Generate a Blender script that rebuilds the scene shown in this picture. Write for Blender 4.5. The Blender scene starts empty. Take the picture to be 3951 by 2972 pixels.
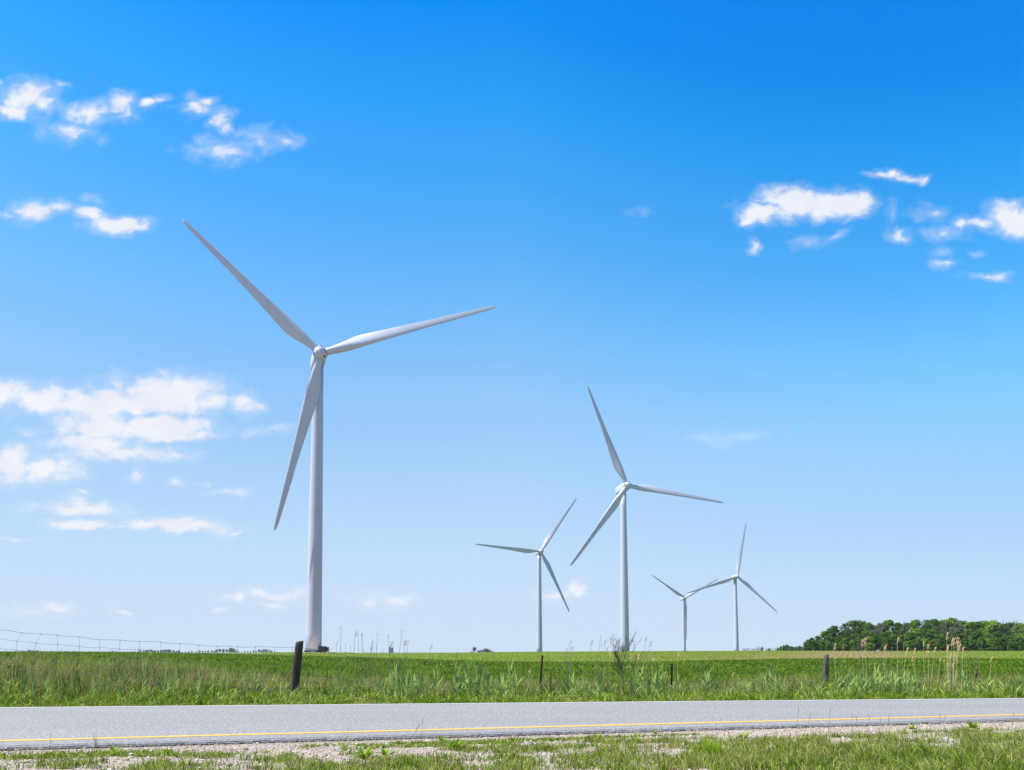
import bpy, math, random
import numpy as np
from mathutils import Vector, Matrix
rng = np.random.default_rng(7); random.seed(7)
SC = bpy.context.scene; COL = SC.collection
R = math.radians

# ---------------------------------------------------------------- camera
F = 3000.0; CX = 1975.5; CY = 2312.0; EYE = 1.2; PITCH = math.atan(205/3000)
cam_d = bpy.data.cameras.new('camera'); cam = bpy.data.objects.new('camera', cam_d); COL.objects.link(cam)
cam.location = (0, 0, EYE); cam.rotation_euler = (math.pi/2 + PITCH, 0, 0)
cam_d.sensor_width = 36; cam_d.lens = 36*F/3951; cam_d.shift_y = (CY-1486)/3951
cam_d.clip_start = .1; cam_d.clip_end = 30000
SC.camera = cam
# ---------------------------------------------------------------- sun, sky
SUN_EL, SUN_AZ = 56, -99
sd = Vector((math.sin(R(SUN_AZ))*math.cos(R(SUN_EL)), math.cos(R(SUN_AZ))*math.cos(R(SUN_EL)), math.sin(R(SUN_EL))))
sl = bpy.data.lights.new('sun', 'SUN'); sl.energy = 5.0; sl.angle = R(.53); sl.color = (1, .965, .91)
so = bpy.data.objects.new('sun', sl); COL.objects.link(so); so.rotation_euler = sd.to_track_quat('Z', 'Y').to_euler()
SC.view_settings.view_transform = 'Standard'; SC.view_settings.look = 'None'
EXPO = .55; GAIN = 2**EXPO; SC.view_settings.exposure = EXPO; SC.view_settings.gamma = 1
SC.cycles.max_bounces = 6; SC.cycles.transparent_max_bounces = 8; SC.cycles.volume_bounces = 0
SC.cycles.use_denoising = True; SC.cycles.denoiser = 'OPENIMAGEDENOISE'; SC.cycles.denoising_input_passes = 'RGB_ALBEDO_NORMAL'; SC.cycles.denoising_prefilter = 'NONE'

# clouds: ellipses in the sky, given as (x, y, rx, ry, tilt, weight) on a 3951-wide chart of the view
CL = []
def cz(ox, oy, s, items):
    for it in items:
        x, y, rx, ry, w = it[:5]; rot = it[5] if len(it) > 5 else 0
        CL.append((ox+x*s, oy+y*s, rx*s, ry*s, rot, w))
cz(0, 250, .5425, [(185,225,120,115,1.05),(140,350,130,70,.95),(310,270,110,90,.8),(15,125,50,28,.5),(410,150,45,22,.45),
    (860,290,120,85,.95),(640,345,140,60,.72),(1090,265,75,36,.8,20),(490,475,190,75,.55),
    (1370,275,85,65,.7),(1470,240,90,22,.55),(1560,385,85,70,.68),(1610,455,55,45,.5),
    (1560,612,190,72,.62),(1830,545,180,70,.56),(2040,540,110,40,.4),
    (200,1035,115,78,1.0),(385,1010,100,42,.6),(50,1085,100,25,.42),
    (640,1062,140,38,.85,-12),(830,1145,170,60,1.05),(990,1155,50,32,.75),(700,985,80,30,.4,-25)])
cz(0, 1400, .6309, [(0,205,150,100,1.1),(290,225,190,80,1.05),(620,255,270,90,1.1),(1000,210,330,120,1.3),(1300,250,130,70,1.0),(1495,265,110,52,.75),
    (600,370,260,85,1.15),(950,405,330,65,1.15),(1220,437,130,30,.85),(560,500,270,62,1.05),(820,555,280,50,.95),(1060,572,150,32,.75),
    (480,562,130,35,.55),(190,430,75,42,.5),(355,425,65,55,.6),(1180,540,80,20,.45),
    (50,615,150,95,1.15),(320,655,180,62,1.05),(815,695,75,36,.52),(1100,725,55,28,.42),(1250,740,45,22,.45),(1350,792,120,20,.5),
    (470,888,300,32,.8),(480,865,90,45,.7),(505,987,195,34,.85),(755,992,50,14,.4),(1010,985,200,42,.9),(1220,1003,190,34,.82),(1450,1020,70,12,.5),
    (520,785,65,14,.38),(100,1098,170,12,.35),(320,1487,130,30,.62),(200,1530,190,25,.48),(750,1522,55,20,.52),
    (1465,1432,50,32,.72),(1390,1430,70,18,.5),(1720,1412,150,40,.72),(1640,1484,95,18,.52),(1340,1505,50,16,.42),(1640,420,120,34,.5)])
cz(0, 0, 1.786, [(840,1296,62,15,.62),(795,1305,28,12,.5),(1192,1283,48,15,.62),(1261,1271,18,17,.72),(1590,945,46,11,.40),(1372,463,16,5,.26)])
cz(2800, 600, .5203, [(500,345,190,105,1.15),(800,362,230,90,1.2),(300,435,190,72,1.05),(990,350,115,60,.8),(180,485,75,32,.7),
    (1140,138,95,28,.8),(1240,135,65,45,.8),(1340,182,100,42,.8,-8),(1440,195,45,40,.65),
    (2080,450,140,90,1.15),(2200,505,170,100,1.25),(1900,490,110,50,.9),(1750,500,90,60,.58),(1590,575,140,48,.62),(2060,342,40,25,.4),
    (1500,425,110,42,.42),(1240,440,34,75,.36),(1300,600,62,45,.6),(205,668,75,38,.62,45),(600,640,110,52,.4),(820,590,100,20,.3,25),
    (1590,715,75,35,.33),(1645,805,65,30,.55),(1950,893,150,32,.62),(1850,720,50,16,.33)])

world = bpy.data.worlds.new('World'); SC.world = world; world.use_nodes = True
world.cycles.sampling_method = 'MANUAL'; world.cycles.sample_map_resolution = 256
nt = world.node_tree; N = nt.nodes; L = nt.links; N.clear()
def nd(tree, t, **kw):
    n = tree.nodes.new(t)
    for k, v in kw.items(): setattr(n, k, v)
    return n
def wm(op, a, b=None, c=None, clamp=False):
    n = nd(nt, 'ShaderNodeMath', operation=op); n.use_clamp = clamp
    for i, v in enumerate((a, b, c)):
        if v is None: continue
        if isinstance(v, (int, float)): n.inputs[i].default_value = v
        else: L.new(v, n.inputs[i])
    return n.outputs[0]
out = nd(nt, 'ShaderNodeOutputWorld'); bg = nd(nt, 'ShaderNodeBackground'); bg.inputs[1].default_value = .1
sky = nd(nt, 'ShaderNodeTexSky', sky_type='NISHITA'); sky.sun_disc = False
sky.sun_elevation = R(SUN_EL); sky.sun_rotation = R(SUN_AZ); sky.air_density = 1.0; sky.dust_density = .7; sky.ozone_density = 2.0; sky.altitude = 0
tc = nd(nt, 'ShaderNodeTexCoord'); sp = nd(nt, 'ShaderNodeSeparateXYZ'); L.new(tc.outputs['Generated'], sp.inputs[0])
yy = wm('MAXIMUM', sp.outputs[1], .03)
u = wm('DIVIDE', sp.outputs[0], yy); v = wm('DIVIDE', sp.outputs[2], yy)
cmb = nd(nt, 'ShaderNodeCombineXYZ'); L.new(u, cmb.inputs[0]); L.new(v, cmb.inputs[1])
# billow noise, warps and frays the outlines
st = nd(nt, 'ShaderNodeMapping'); st.inputs['Scale'].default_value = (1, 1.35, 1); L.new(cmb.outputs[0], st.inputs['Vector'])
n1 = nd(nt, 'ShaderNodeTexNoise', noise_dimensions='2D'); n1.inputs['Scale'].default_value = 33; n1.inputs['Detail'].default_value = 9; n1.inputs['Roughness'].default_value = .57
n1.inputs['Distortion'].default_value = .35
L.new(st.outputs[0], n1.inputs['Vector'])
n2 = nd(nt, 'ShaderNodeTexNoise', noise_dimensions='2D'); n2.inputs['Scale'].default_value = 17; n2.inputs['Detail'].default_value = 4; L.new(st.outputs[0], n2.inputs['Vector'])
w0 = nd(nt, 'ShaderNodeVectorMath', operation='SUBTRACT'); L.new(n2.outputs['Color'], w0.inputs[0]); w0.inputs[1].default_value = (.5, .5, .5)
w1 = nd(nt, 'ShaderNodeVectorMath', operation='MULTIPLY_ADD'); L.new(w0.outputs[0], w1.inputs[0]); w1.inputs[1].default_value = (.05, .028, 0); L.new(cmb.outputs[0], w1.inputs[2])
fld = None; wv = w1.outputs[0]
for ci, (px, py, rx, ry, rot, w) in enumerate(CL):
    if ci and ci % 8 == 0:              # chains the batches so that the shader stack stays small
        ch_ = nd(nt, 'ShaderNodeVectorMath', operation='MULTIPLY_ADD'); L.new(fld, ch_.inputs[0]); ch_.inputs[1].default_value = (1e-7,)*3; L.new(wv, ch_.inputs[2]); wv = ch_.outputs[0]
    # chart pixel -> tangent coordinates (X/Y, Z/Y) of the direction
    yc = -(py-CY)/F; den = math.cos(PITCH)-math.sin(PITCH)*yc
    uu = ((px-CX)/F)/den; vv = (math.sin(PITCH)+math.cos(PITCH)*yc)/den
    m = nd(nt, 'ShaderNodeMapping', vector_type='TEXTURE')
    m.inputs['Location'].default_value = (uu, vv, 0); m.inputs['Rotation'].default_value = (0, 0, R(rot))
    m.inputs['Scale'].default_value = (1.56*rx/F/den, 1.56*ry/F/den**1.5, 1)
    L.new(wv, m.inputs['Vector'])
    ln = nd(nt, 'ShaderNodeVectorMath', operation='LENGTH'); L.new(m.outputs[0], ln.inputs[0])
    w = w+(.15 if py > 1850 else 0); g = wm('MULTIPLY_ADD', ln.outputs['Value'], -w, w)
    fld = g if fld is None else wm('MAXIMUM', fld, g)
fray = wm('MULTIPLY_ADD', n1.outputs['Fac'], 1.15, -.53)
den_ = wm('ADD', wm('MAXIMUM', fld, -1.0), fray)
front = wm('GREATER_THAN', sp.outputs[1], .2)
mr = nd(nt, 'ShaderNodeMapRange', interpolation_type='SMOOTHSTEP'); L.new(den_, mr.inputs['Value'])
mr.inputs['From Min'].default_value = .12; mr.inputs['From Max'].default_value = .86
core = wm('MULTIPLY', wm('MINIMUM', wm('MULTIPLY', mr.outputs[0], 1.0), .97), front)
fmask = nd(nt, 'ShaderNodeMapRange'); L.new(fld, fmask.inputs['Value']); fmask.inputs['From Min'].default_value = .0; fmask.inputs['From Max'].default_value = .3
core = wm('MULTIPLY', core, fmask.outputs[0])
vl = nd(nt, 'ShaderNodeMapRange', interpolation_type='SMOOTHSTEP'); L.new(wm('MULTIPLY_ADD', fray, .9, fld), vl.inputs['Value'])
vl.inputs['From Min'].default_value = -.12; vl.inputs['From Max'].default_value = .75
core = wm('MAXIMUM', core, wm('MULTIPLY', wm('MULTIPLY', vl.outputs[0], .42), front))
ccol = nd(nt, 'ShaderNodeMix', data_type='RGBA'); L.new(n2.outputs['Fac'], ccol.inputs[0])
ccol.inputs[6].default_value = (7.9/GAIN, 8.2/GAIN, 9.3/GAIN, 1); ccol.inputs[7].default_value = (9.8/GAIN, 9.8/GAIN, 10/GAIN, 1)
rs = nd(nt, 'ShaderNodeVectorMath', operation='SCALE')
mixc = nd(nt, 'ShaderNodeMix', data_type='RGBA'); L.new(core, mixc.inputs[0]); L.new(rs.outputs[0], mixc.inputs[6]); L.new(ccol.outputs[2], mixc.inputs[7])
L.new(mixc.outputs[2], bg.inputs[0]); L.new(bg.outputs[0], out.inputs[0])
# deep, clear blue of this sky: Nishita colour times a correction that depends on elevation (deeper away from the sun)
xr = wm('MAXIMUM', sp.outputs[0], 0.0); lowf = wm('MULTIPLY', sp.outputs[2], 5.0, clamp=True); zz = wm('MULTIPLY_ADD', wm('MULTIPLY', xr, lowf), .24, sp.outputs[2]); zz = wm('DIVIDE', zz, .95)
cr = nd(nt, 'ShaderNodeValToRGB'); e = cr.color_ramp.elements
SKYC = [(.006, (1.594, 2.005, 2.999)), (.034, (1.279, 1.479, 2.109)), (.105, (1.582, 1.542, 1.689)), (.203, (1.899, 1.921, 1.87)), (.321, (1.79, 2.238, 2.264)),
        (.41, (1.24, 2.281, 2.527)), (.506, (.627, 2.12, 2.726)), (.593, (.187, 1.92, 2.807)), (.66, (0, 1.6, 2.9)), (.73, (0, 1.5, 3.0)), (.83, (.8, .95, 1.15))]
while len(e) < len(SKYC): e.new(.5)
for q, (z_, c_) in zip(e, SKYC): q.position = z_/.95; q.color = (*[v_/3 for v_ in c_], 1)
L.new(zz, cr.inputs[0])
mul = nd(nt, 'ShaderNodeVectorMath', operation='MULTIPLY'); L.new(sky.outputs[0], mul.inputs[0]); 
pale = nd(nt, 'ShaderNodeMapRange'); L.new(sp.outputs[1], pale.inputs[0]); pale.inputs[1].default_value = .25; pale.inputs[2].default_value = -.1
cm = nd(nt, 'ShaderNodeMix', data_type='RGBA'); L.new(pale.outputs[0], cm.inputs[0]); L.new(cr.outputs[0], cm.inputs[6]); cm.inputs[7].default_value = (.75/3, .9/3, 1.15/3, 1)
xl = wm('MULTIPLY_ADD', wm('MAXIMUM', wm('MULTIPLY', sp.outputs[0], -1.0), 0.0), .62, 1.0)

xv = nd(nt, 'ShaderNodeCombineXYZ'); L.new(wm('DIVIDE', 1.0, xl), xv.inputs[0]); L.new(wm('DIVIDE', 1.0, wm('MULTIPLY_ADD', xl, .68, .32)), xv.inputs[1]); L.new(wm('DIVIDE', 1.0, wm('MULTIPLY_ADD', xl, .4, .6)), xv.inputs[2])
dv = nd(nt, 'ShaderNodeVectorMath', operation='MULTIPLY'); L.new(cm.outputs[2], dv.inputs[0]); L.new(xv.outputs[0], dv.inputs[1])
L.new(dv.outputs[0], mul.inputs[1]); 
HZ = [(.0, (.64, .78, .93)), (.034, (.61, .765, .93)), (.105, (.552, .74, .96)), (.203, (.434, .672, .965)), (.30, (.32, .605, .975)), (.4, (.2, .53, .975))]
hr = nd(nt, 'ShaderNodeValToRGB'); he = hr.color_ramp.elements
while len(he) < len(HZ): he.new(.5)
for q, (z_, c_) in zip(he, HZ): q.position = z_; q.color = (*c_, 1)
hx = wm('MULTIPLY_ADD', wm('MULTIPLY', xr, lowf), .2, sp.outputs[2]); L.new(hx, hr.inputs[0])
hs_ = nd(nt, 'ShaderNodeVectorMath', operation='SCALE'); L.new(hr.outputs[0], hs_.inputs[0]); hs_.inputs['Scale'].default_value = 10/3.
hm = nd(nt, 'ShaderNodeMapRange', interpolation_type='SMOOTHSTEP'); L.new(sp.outputs[2], hm.inputs[0]); hm.inputs[1].default_value = .38; hm.inputs[2].default_value = .12
hmix = nd(nt, 'ShaderNodeMix', data_type='RGBA'); L.new(hm.outputs[0], hmix.inputs[0]); L.new(mul.outputs[0], hmix.inputs[6]); L.new(hs_.outputs[0], hmix.inputs[7])
L.new(hmix.outputs[2], rs.inputs[0])
rs.inputs['Scale'].default_value = 3.0/GAIN

# ---------------------------------------------------------------- helpers
def ray(px, py):
    xc = (px-CX)/F; yc = -(py-CY)/F
    return np.array([xc, math.cos(PITCH)-math.sin(PITCH)*yc, math.sin(PITCH)+math.cos(PITCH)*yc])
def at(px, py, d):           # point on the ray through a chart pixel at forward distance d
    r = ray(px, py); return np.array([0, 0, EYE]) + r*d/r[1]
def onz(px, py, z=0.0):
    r = ray(px, py); return np.array([0, 0, EYE]) + r*(z-EYE)/r[2]
def topix(x, y, z):
    dz = z-EYE; d = y*math.cos(PITCH)+dz*math.sin(PITCH)
    return CX+F*x/d, CY-F*(-y*math.sin(PITCH)+dz*math.cos(PITCH))/d
def line_through(a, b):
    s = (b[1]-a[1])/(b[0]-a[0]); return a[1]-s*a[0], s
NEAR = line_through(onz(0, 2883), onz(3951, 2774))       # y = a + s x
YEL = line_through(onz(0, 2860), onz(3951, 2758))
FAR = line_through(onz(0, 2729), onz(3951, 2693.5))
FEN = (20+.26*5.7, .26)
def ln(l, x): return l[0]+l[1]*x

def vnoise(x, y, seed=0):
    xi = np.floor(x).astype(np.int64); yi = np.floor(y).astype(np.int64); fx = x-xi; fy = y-yi
    fx = fx*fx*(3-2*fx); fy = fy*fy*(3-2*fy)
    def h(a, b):
        n = (a*374761393+b*668265263+seed*1442695041) & 0x7fffffff
        n = ((n ^ (n >> 13))*1274126177) & 0x7fffffff
        return ((n ^ (n >> 16)) & 0xffff)/65535.0
    return (h(xi, yi)*(1-fx)+h(xi+1, yi)*fx)*(1-fy)+(h(xi, yi+1)*(1-fx)+h(xi+1, yi+1)*fx)*fy
def fbm(x, y, seed=0, o=4):
    s = 0; a = .5; t = 0
    for k in range(o): s = s+a*vnoise(x*2**k, y*2**k, seed+k*17); t += a; a *= .5
    return s/t
ss = lambda t: np.clip(t, 0, 1)**2*(3-2*np.clip(t, 0, 1))

def zter(x, y):
    x = np.asarray(x, float); y = np.asarray(y, float)
    fe = ln(FAR, x); e = y-fe
    p = CX+F*x/np.maximum(y, 12)
    zf = np.interp(x, [-13, -5.7, 0, 4.7, 9.7, 17], [.32, .06, -.05, -.15, -.02, -.08])
    zb = EYE-np.interp(p, [0, 400, 1000, 1500, 2000, 2500, 3000, 3500, 3951], [6, 7, 18, 30, 43, 42, 31, 28, 30])/30.
    zc = EYE-np.interp(p, [0, 400, 1000, 1250, 1500, 2000, 3000, 3951], [2.5, 4, 8, 8.5, 8, .5, -5, -2.5])*.0683
    zv = -.05+(zf+.05)*ss(e/3.0)
    z45 = .55*zf+.25*zb
    out = np.where(e < 3, zv, 0)
    t1 = np.clip((e-3)/np.maximum(45-fe-3, 1), 0, 1)
    far = np.where(y < 45, zf+(z45-zf)*t1,
          np.where(y < 100, z45+(zb-z45)*(y-45)/55,
          np.where(y < 205, zb+(zc-zb)*(y-100)/105,
          np.where(y < 300, zc-.75*(y-205)/95,
          np.where(y < 700, (zc-.75)*(700-y)/400, 0)))))
    out = np.where(e < 3, zv, far)
    out = np.where(e < 0, -.05, out)
    # raised gravel pad under the nearest turbine
    r = np.hypot(x+52.2, y-206.6); out = np.maximum(out, np.where(r < 14, 1.12-.06*np.maximum(r-8, 0), -9))
    return out

def tag(o, label=None, cat=None, group=None, kind=None):
    if label: o['label'] = label
    if cat: o['category'] = cat
    if group: o['group'] = group
    if kind: o['kind'] = kind
    return o
def thing(name, loc, label, cat, group=None, rz=0):
    o = bpy.data.objects.new(name, None); COL.objects.link(o); o.location = loc; o.rotation_euler = (0, 0, rz)
    o.empty_display_size = .2
    return tag(o, label, cat, group)
def link(name, me, parent=None, loc=None):
    o = bpy.data.objects.new(name, me); COL.objects.link(o)
    if parent: o.parent = parent
    if loc is not None: o.location = loc
    return o
def np_mesh(name, V, loops, sizes, mats, midx=None, smooth=False):
    me = bpy.data.meshes.new(name); V = np.asarray(V, np.float32)
    me.vertices.add(len(V)); me.vertices.foreach_set('co', V.ravel())
    loops = np.asarray(loops, np.int32).ravel(); sizes = np.asarray(sizes, np.int32)
    me.loops.add(len(loops)); me.loops.foreach_set('vertex_index', loops)
    me.polygons.add(len(sizes)); st = np.zeros(len(sizes), np.int32); st[1:] = np.cumsum(sizes)[:-1]
    me.polygons.foreach_set('loop_start', st)
    me.polygons.foreach_set('loop_total', sizes)
    for m in (mats if isinstance(mats, (list, tuple)) else [mats]): me.materials.append(m)
    if midx is not None: me.polygons.foreach_set('material_index', np.asarray(midx, np.int32))
    me.polygons.foreach_set('use_smooth', np.full(len(sizes), bool(smooth)))
    me.update(calc_edges=True); me.validate()
    return me
class MB:
    """collects shapes, builds one mesh"""
    def __init__(s): s.v = []; s.f = []; s.m = []
    def add(s, vs, fs, m=0):
        b = len(s.v); s.v += [tuple(map(float, q)) for q in vs]; s.f += [tuple(i+b for i in q) for q in fs]; s.m += [m]*len(fs)
    def rings(s, rings, cap=True, m=0):
        n = len(rings[0]); vs = [q for r in rings for q in r]; fs = []
        for i in range(len(rings)-1):
            for j in range(n):
                k = (j+1) % n; fs.append((i*n+j, i*n+k, (i+1)*n+k, (i+1)*n+j))
        if cap: fs.append(tuple(range(n))[::-1]); fs.append(tuple((len(rings)-1)*n+j for j in range(n)))
        s.add(vs, fs, m)
    def tube(s, pts, rad, n=6, m=0):
        P = [Vector(p) for p in pts]; rr = rad if isinstance(rad, (list, tuple)) else [rad]*len(P); rings = []
        for i, p in enumerate(P):
            d = (P[min(i+1, len(P)-1)]-P[max(i-1, 0)]).normalized()
            a = d.cross(Vector((0, 0, 1)) if abs(d.z) < .9 else Vector((1, 0, 0))).normalized(); b = d.cross(a)
            rings.append([p+(a*math.cos(t)+b*math.sin(t))*rr[i] for t in [2*math.pi*k/n for k in range(n)]])
        s.rings(rings, True, m)
    def box(s, c, sz, m=0, rz=0, bev=0):
        x, y, z = [q/2 for q in sz]; ca, sa = math.cos(rz), math.sin(rz)
        if bev:
            prof = [(x-bev, y), (-(x-bev), y), (-x, y-bev), (-x, -(y-bev)), (-(x-bev), -y), (x-bev, -y), (x, -(y-bev)), (x, y-bev)]
        else: prof = [(x, y), (-x, y), (-x, -y), (x, -y)]
        pr = lambda zz: [(c[0]+a*ca-b*sa, c[1]+a*sa+b*ca, c[2]+zz) for a, b in prof]
        s.rings([pr(-z), pr(z)], True, m)
    def build(s, name, mats, parent=None, smooth=False, loc=None):
        me = bpy.data.meshes.new(name); me.from_pydata(s.v, [], s.f)
        for q in (mats if isinstance(mats, (list, tuple)) else [mats]): me.materials.append(q)
        me.polygons.foreach_set('material_index', s.m); me.polygons.foreach_set('use_smooth', [smooth]*len(s.f))
        me.update(); return link(name, me, parent, loc)

# ---------------------------------------------------------------- materials
def mat(name, col, rough=.8, col2=None, scale=5, spec=.3, detail=5, bump=0, bscale=None, trans=0, mapping=None, rnd=0, contrast=(.35, .65)):
    m = bpy.data.materials.new(name); m.use_nodes = True; t = m.node_tree; b = t.nodes['Principled BSDF']
    b.inputs['Roughness'].default_value = rough; b.inputs['Specular IOR Level'].default_value = spec
    src = None
    if col2:
        co = nd(t, 'ShaderNodeTexCoord'); vec = co.outputs['Object']
        if mapping:
            mp = nd(t, 'ShaderNodeMapping'); mp.inputs['Scale'].default_value = mapping; t.links.new(vec, mp.inputs['Vector']); vec = mp.outputs[0]
        n = nd(t, 'ShaderNodeTexNoise'); n.inputs['Scale'].default_value = scale; n.inputs['Detail'].default_value = detail; n.inputs['Roughness'].default_value = .65
        t.links.new(vec, n.inputs['Vector'])
        r = nd(t, 'ShaderNodeValToRGB'); r.color_ramp.elements[0].position = contrast[0]; r.color_ramp.elements[1].position = contrast[1]
        r.color_ramp.elements[0].color = (*col, 1); r.color_ramp.elements[1].color = (*col2, 1)
        t.links.new(n.outputs['Fac'], r.inputs[0]); src = r.outputs[0]
    if rnd:
        oi = nd(t, 'ShaderNodeObjectInfo'); hs = nd(t, 'ShaderNodeHueSaturation')
        mr_ = nd(t, 'ShaderNodeMapRange'); t.links.new(oi.outputs['Random'], mr_.inputs['Value']); mr_.inputs['To Min'].default_value = 1-rnd; mr_.inputs['To Max'].default_value = 1+rnd
        t.links.new(mr_.outputs[0], hs.inputs['Value'])
        if src: t.links.new(src, hs.inputs['Color'])
        else: hs.inputs['Color'].default_value = (*col, 1)
        src = hs.outputs[0]
    if src: t.links.new(src, b.inputs['Base Color'])
    else: b.inputs['Base Color'].default_value = (*col, 1)
    if bump:
        co = nd(t, 'ShaderNodeTexCoord'); n = nd(t, 'ShaderNodeTexNoise'); n.inputs['Scale'].default_value = bscale or scale; n.inputs['Detail'].default_value = 6
        t.links.new(co.outputs['Object'], n.inputs['Vector']); bp = nd(t, 'ShaderNodeBump'); bp.inputs['Strength'].default_value = bump
        bp.inputs['Distance'].default_value = .02; t.links.new(n.outputs['Fac'], bp.inputs['Height']); t.links.new(bp.outputs[0], b.inputs['Normal'])
    if trans:
        tr = nd(t, 'ShaderNodeBsdfTranslucent'); mx = nd(t, 'ShaderNodeMixShader'); mx.inputs[0].default_value = trans
        if src: t.links.new(src, tr.inputs[0])
        else: tr.inputs[0].default_value = (*[min(1, c*1.3) for c in col], 1)
        o = t.nodes['Material Output']; t.links.new(b.outputs[0], mx.inputs[1]); t.links.new(tr.outputs[0], mx.inputs[2]); t.links.new(mx.outputs[0], o.inputs[0])
    return m
M = dict(
    turb=mat('turbine_paint', (.50, .545, .645), .42, (.475, .515, .615), .15, .5),
    dark=mat('dark_vent', (.03, .035, .045), .5),
    metal=mat('galvanised', (.45, .46, .47), .5),
    concrete=mat('concrete', (.5, .47, .42), .9, (.6, .57, .5), 1.5),
    tbox=mat('transformer_green', (.012, .03, .028), .5, (.02, .045, .04), 2),
    yellowp=mat('bollard_yellow', (.75, .62, .22), .6),
    padg=mat('pad_gravel', (.52, .47, .40), .95, (.62, .58, .5), 1.2),
    soil=mat('field_soil', (.19, .118, .048), .95, (.31, .205, .095), 2.0, bump=.6),
    fieldg=mat('field_floor', (.03, .085, .008), .95, (.06, .14, .012), 3.0),
    vergeg=mat('verge_floor', (.05, .055, .02), .95, (.11, .10, .045), 4.0, bump=.5),
    gravel=mat('gravel_floor', (.25, .205, .165), .95, (.54, .47, .40), 28, bump=1.0, bscale=45),
    farl=mat('far_land', (.09, .15, .045), .95, (.14, .18, .07), .02),
    wood=mat('weathered_wood', (.018, .015, .013), .9, (.10, .088, .072), 14, bump=.9, bscale=30, mapping=(1, 1, .12)),
    wood2=mat('grey_wood', (.035, .03, .026), .9, (.17, .15, .125), 12, bump=.9, bscale=30, mapping=(1, 1, .12)),
    iron=mat('dark_steel', (.025, .018, .015), .75, (.05, .03, .022), 9),
    rust=mat('rusty_steel', (.06, .025, .02), .85, (.12, .05, .035), 11),
    wire=mat('wire', (.06, .065, .075), .55, spec=.5),
    bark=mat('bark', (.06, .05, .04), .95, (.12, .10, .08), 3),
    barkg=mat('grey_bark', (.13, .115, .105), .95, (.2, .18, .17), 3),
    twig=mat('twig', (.07, .05, .04), .95, (.11, .08, .065), 8),
    bluetwig=mat('grey_twig', (.16, .15, .155), .95),
    yel=mat('yellow_petal', (.85, .5, .02), .7),
    white=mat('white_petal', (.8, .8, .78), .7),
    red=mat('red_plastic', (.75, .05, .04), .5),
    silo=mat('silo_metal', (.55, .53, .55), .6, (.6, .6, .62), .3),
    silob=mat('silo_blue_grey', (.22, .27, .34), .6),
)
def leafm(name, c, rnd=.12, trans=.3, c2=None, sc=.6):
    return mat(name, c, .7, c2 or tuple(q*1.5 for q in c), sc, .05, trans=trans, rnd=rnd)
LEAF = [leafm('leaf_dark', (.048, .105, .013)), leafm('leaf_mid', (.09, .18, .018)), leafm('leaf_light', (.17, .30, .024)),
        leafm('leaf_olive', (.12, .18, .03)), leafm('leaf_grey', (.10, .14, .06))]
G = dict(bright=mat('grass_bright', (.27, .39, .035), .55, trans=.25, spec=.06), mid=mat('grass_mid', (.105, .175, .013), .55, trans=.25, spec=.06),
         olive=mat('grass_olive', (.22, .27, .065), .6, trans=.25, spec=.06), tan=mat('grass_tan', (.50, .42, .20), .7, trans=.22, spec=.06),
         pale=mat('grass_pale', (.35, .41, .11), .6, trans=.25, spec=.06), deep=mat('grass_deep', (.035, .095, .008), .55, trans=.22, spec=.06),
         moss=mat('moss', (.22, .32, .03), .8, trans=.2), mossr=mat('moss_red', (.30, .19, .09), .8, trans=.2),
         field=mat('crop_field', (.18, .28, .018), .5, trans=.25, spec=.06), field2=mat('crop_field_pale', (.25, .37, .04), .5, trans=.25, spec=.06),
         seed=mat('seed_head', (.52, .40, .22), .85, trans=.25), stalk=mat('dead_stalk', (.62, .52, .30), .7), stalkg=mat('dead_stalk_grey', (.30, .25, .19), .7),
         plume=mat('reed_plume', (.60, .42, .25), .9, trans=.22, spec=.06), plumed=mat('reed_plume_dark', (.20, .13, .095), .9, trans=.2),
         reed=mat('reed_leaf', (.33, .46, .105), .5, (.50, .62, .19), 6, trans=.25, spec=.06, rnd=.12), reedd=mat('reed_leaf_deep', (.17, .29, .085), .5, (.26, .40, .13), 6, trans=.25, spec=.06, rnd=.12),
         weed=mat('weed_leaf', (.21, .34, .03), .5, (.31, .44, .05), 12, trans=.22, spec=.06), crop=mat('seedling_green', (.24, .38, .05), .55, trans=.25, spec=.06), crop2=mat('seedling_pale', (.36, .48, .10), .55, trans=.25, spec=.06))

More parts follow.
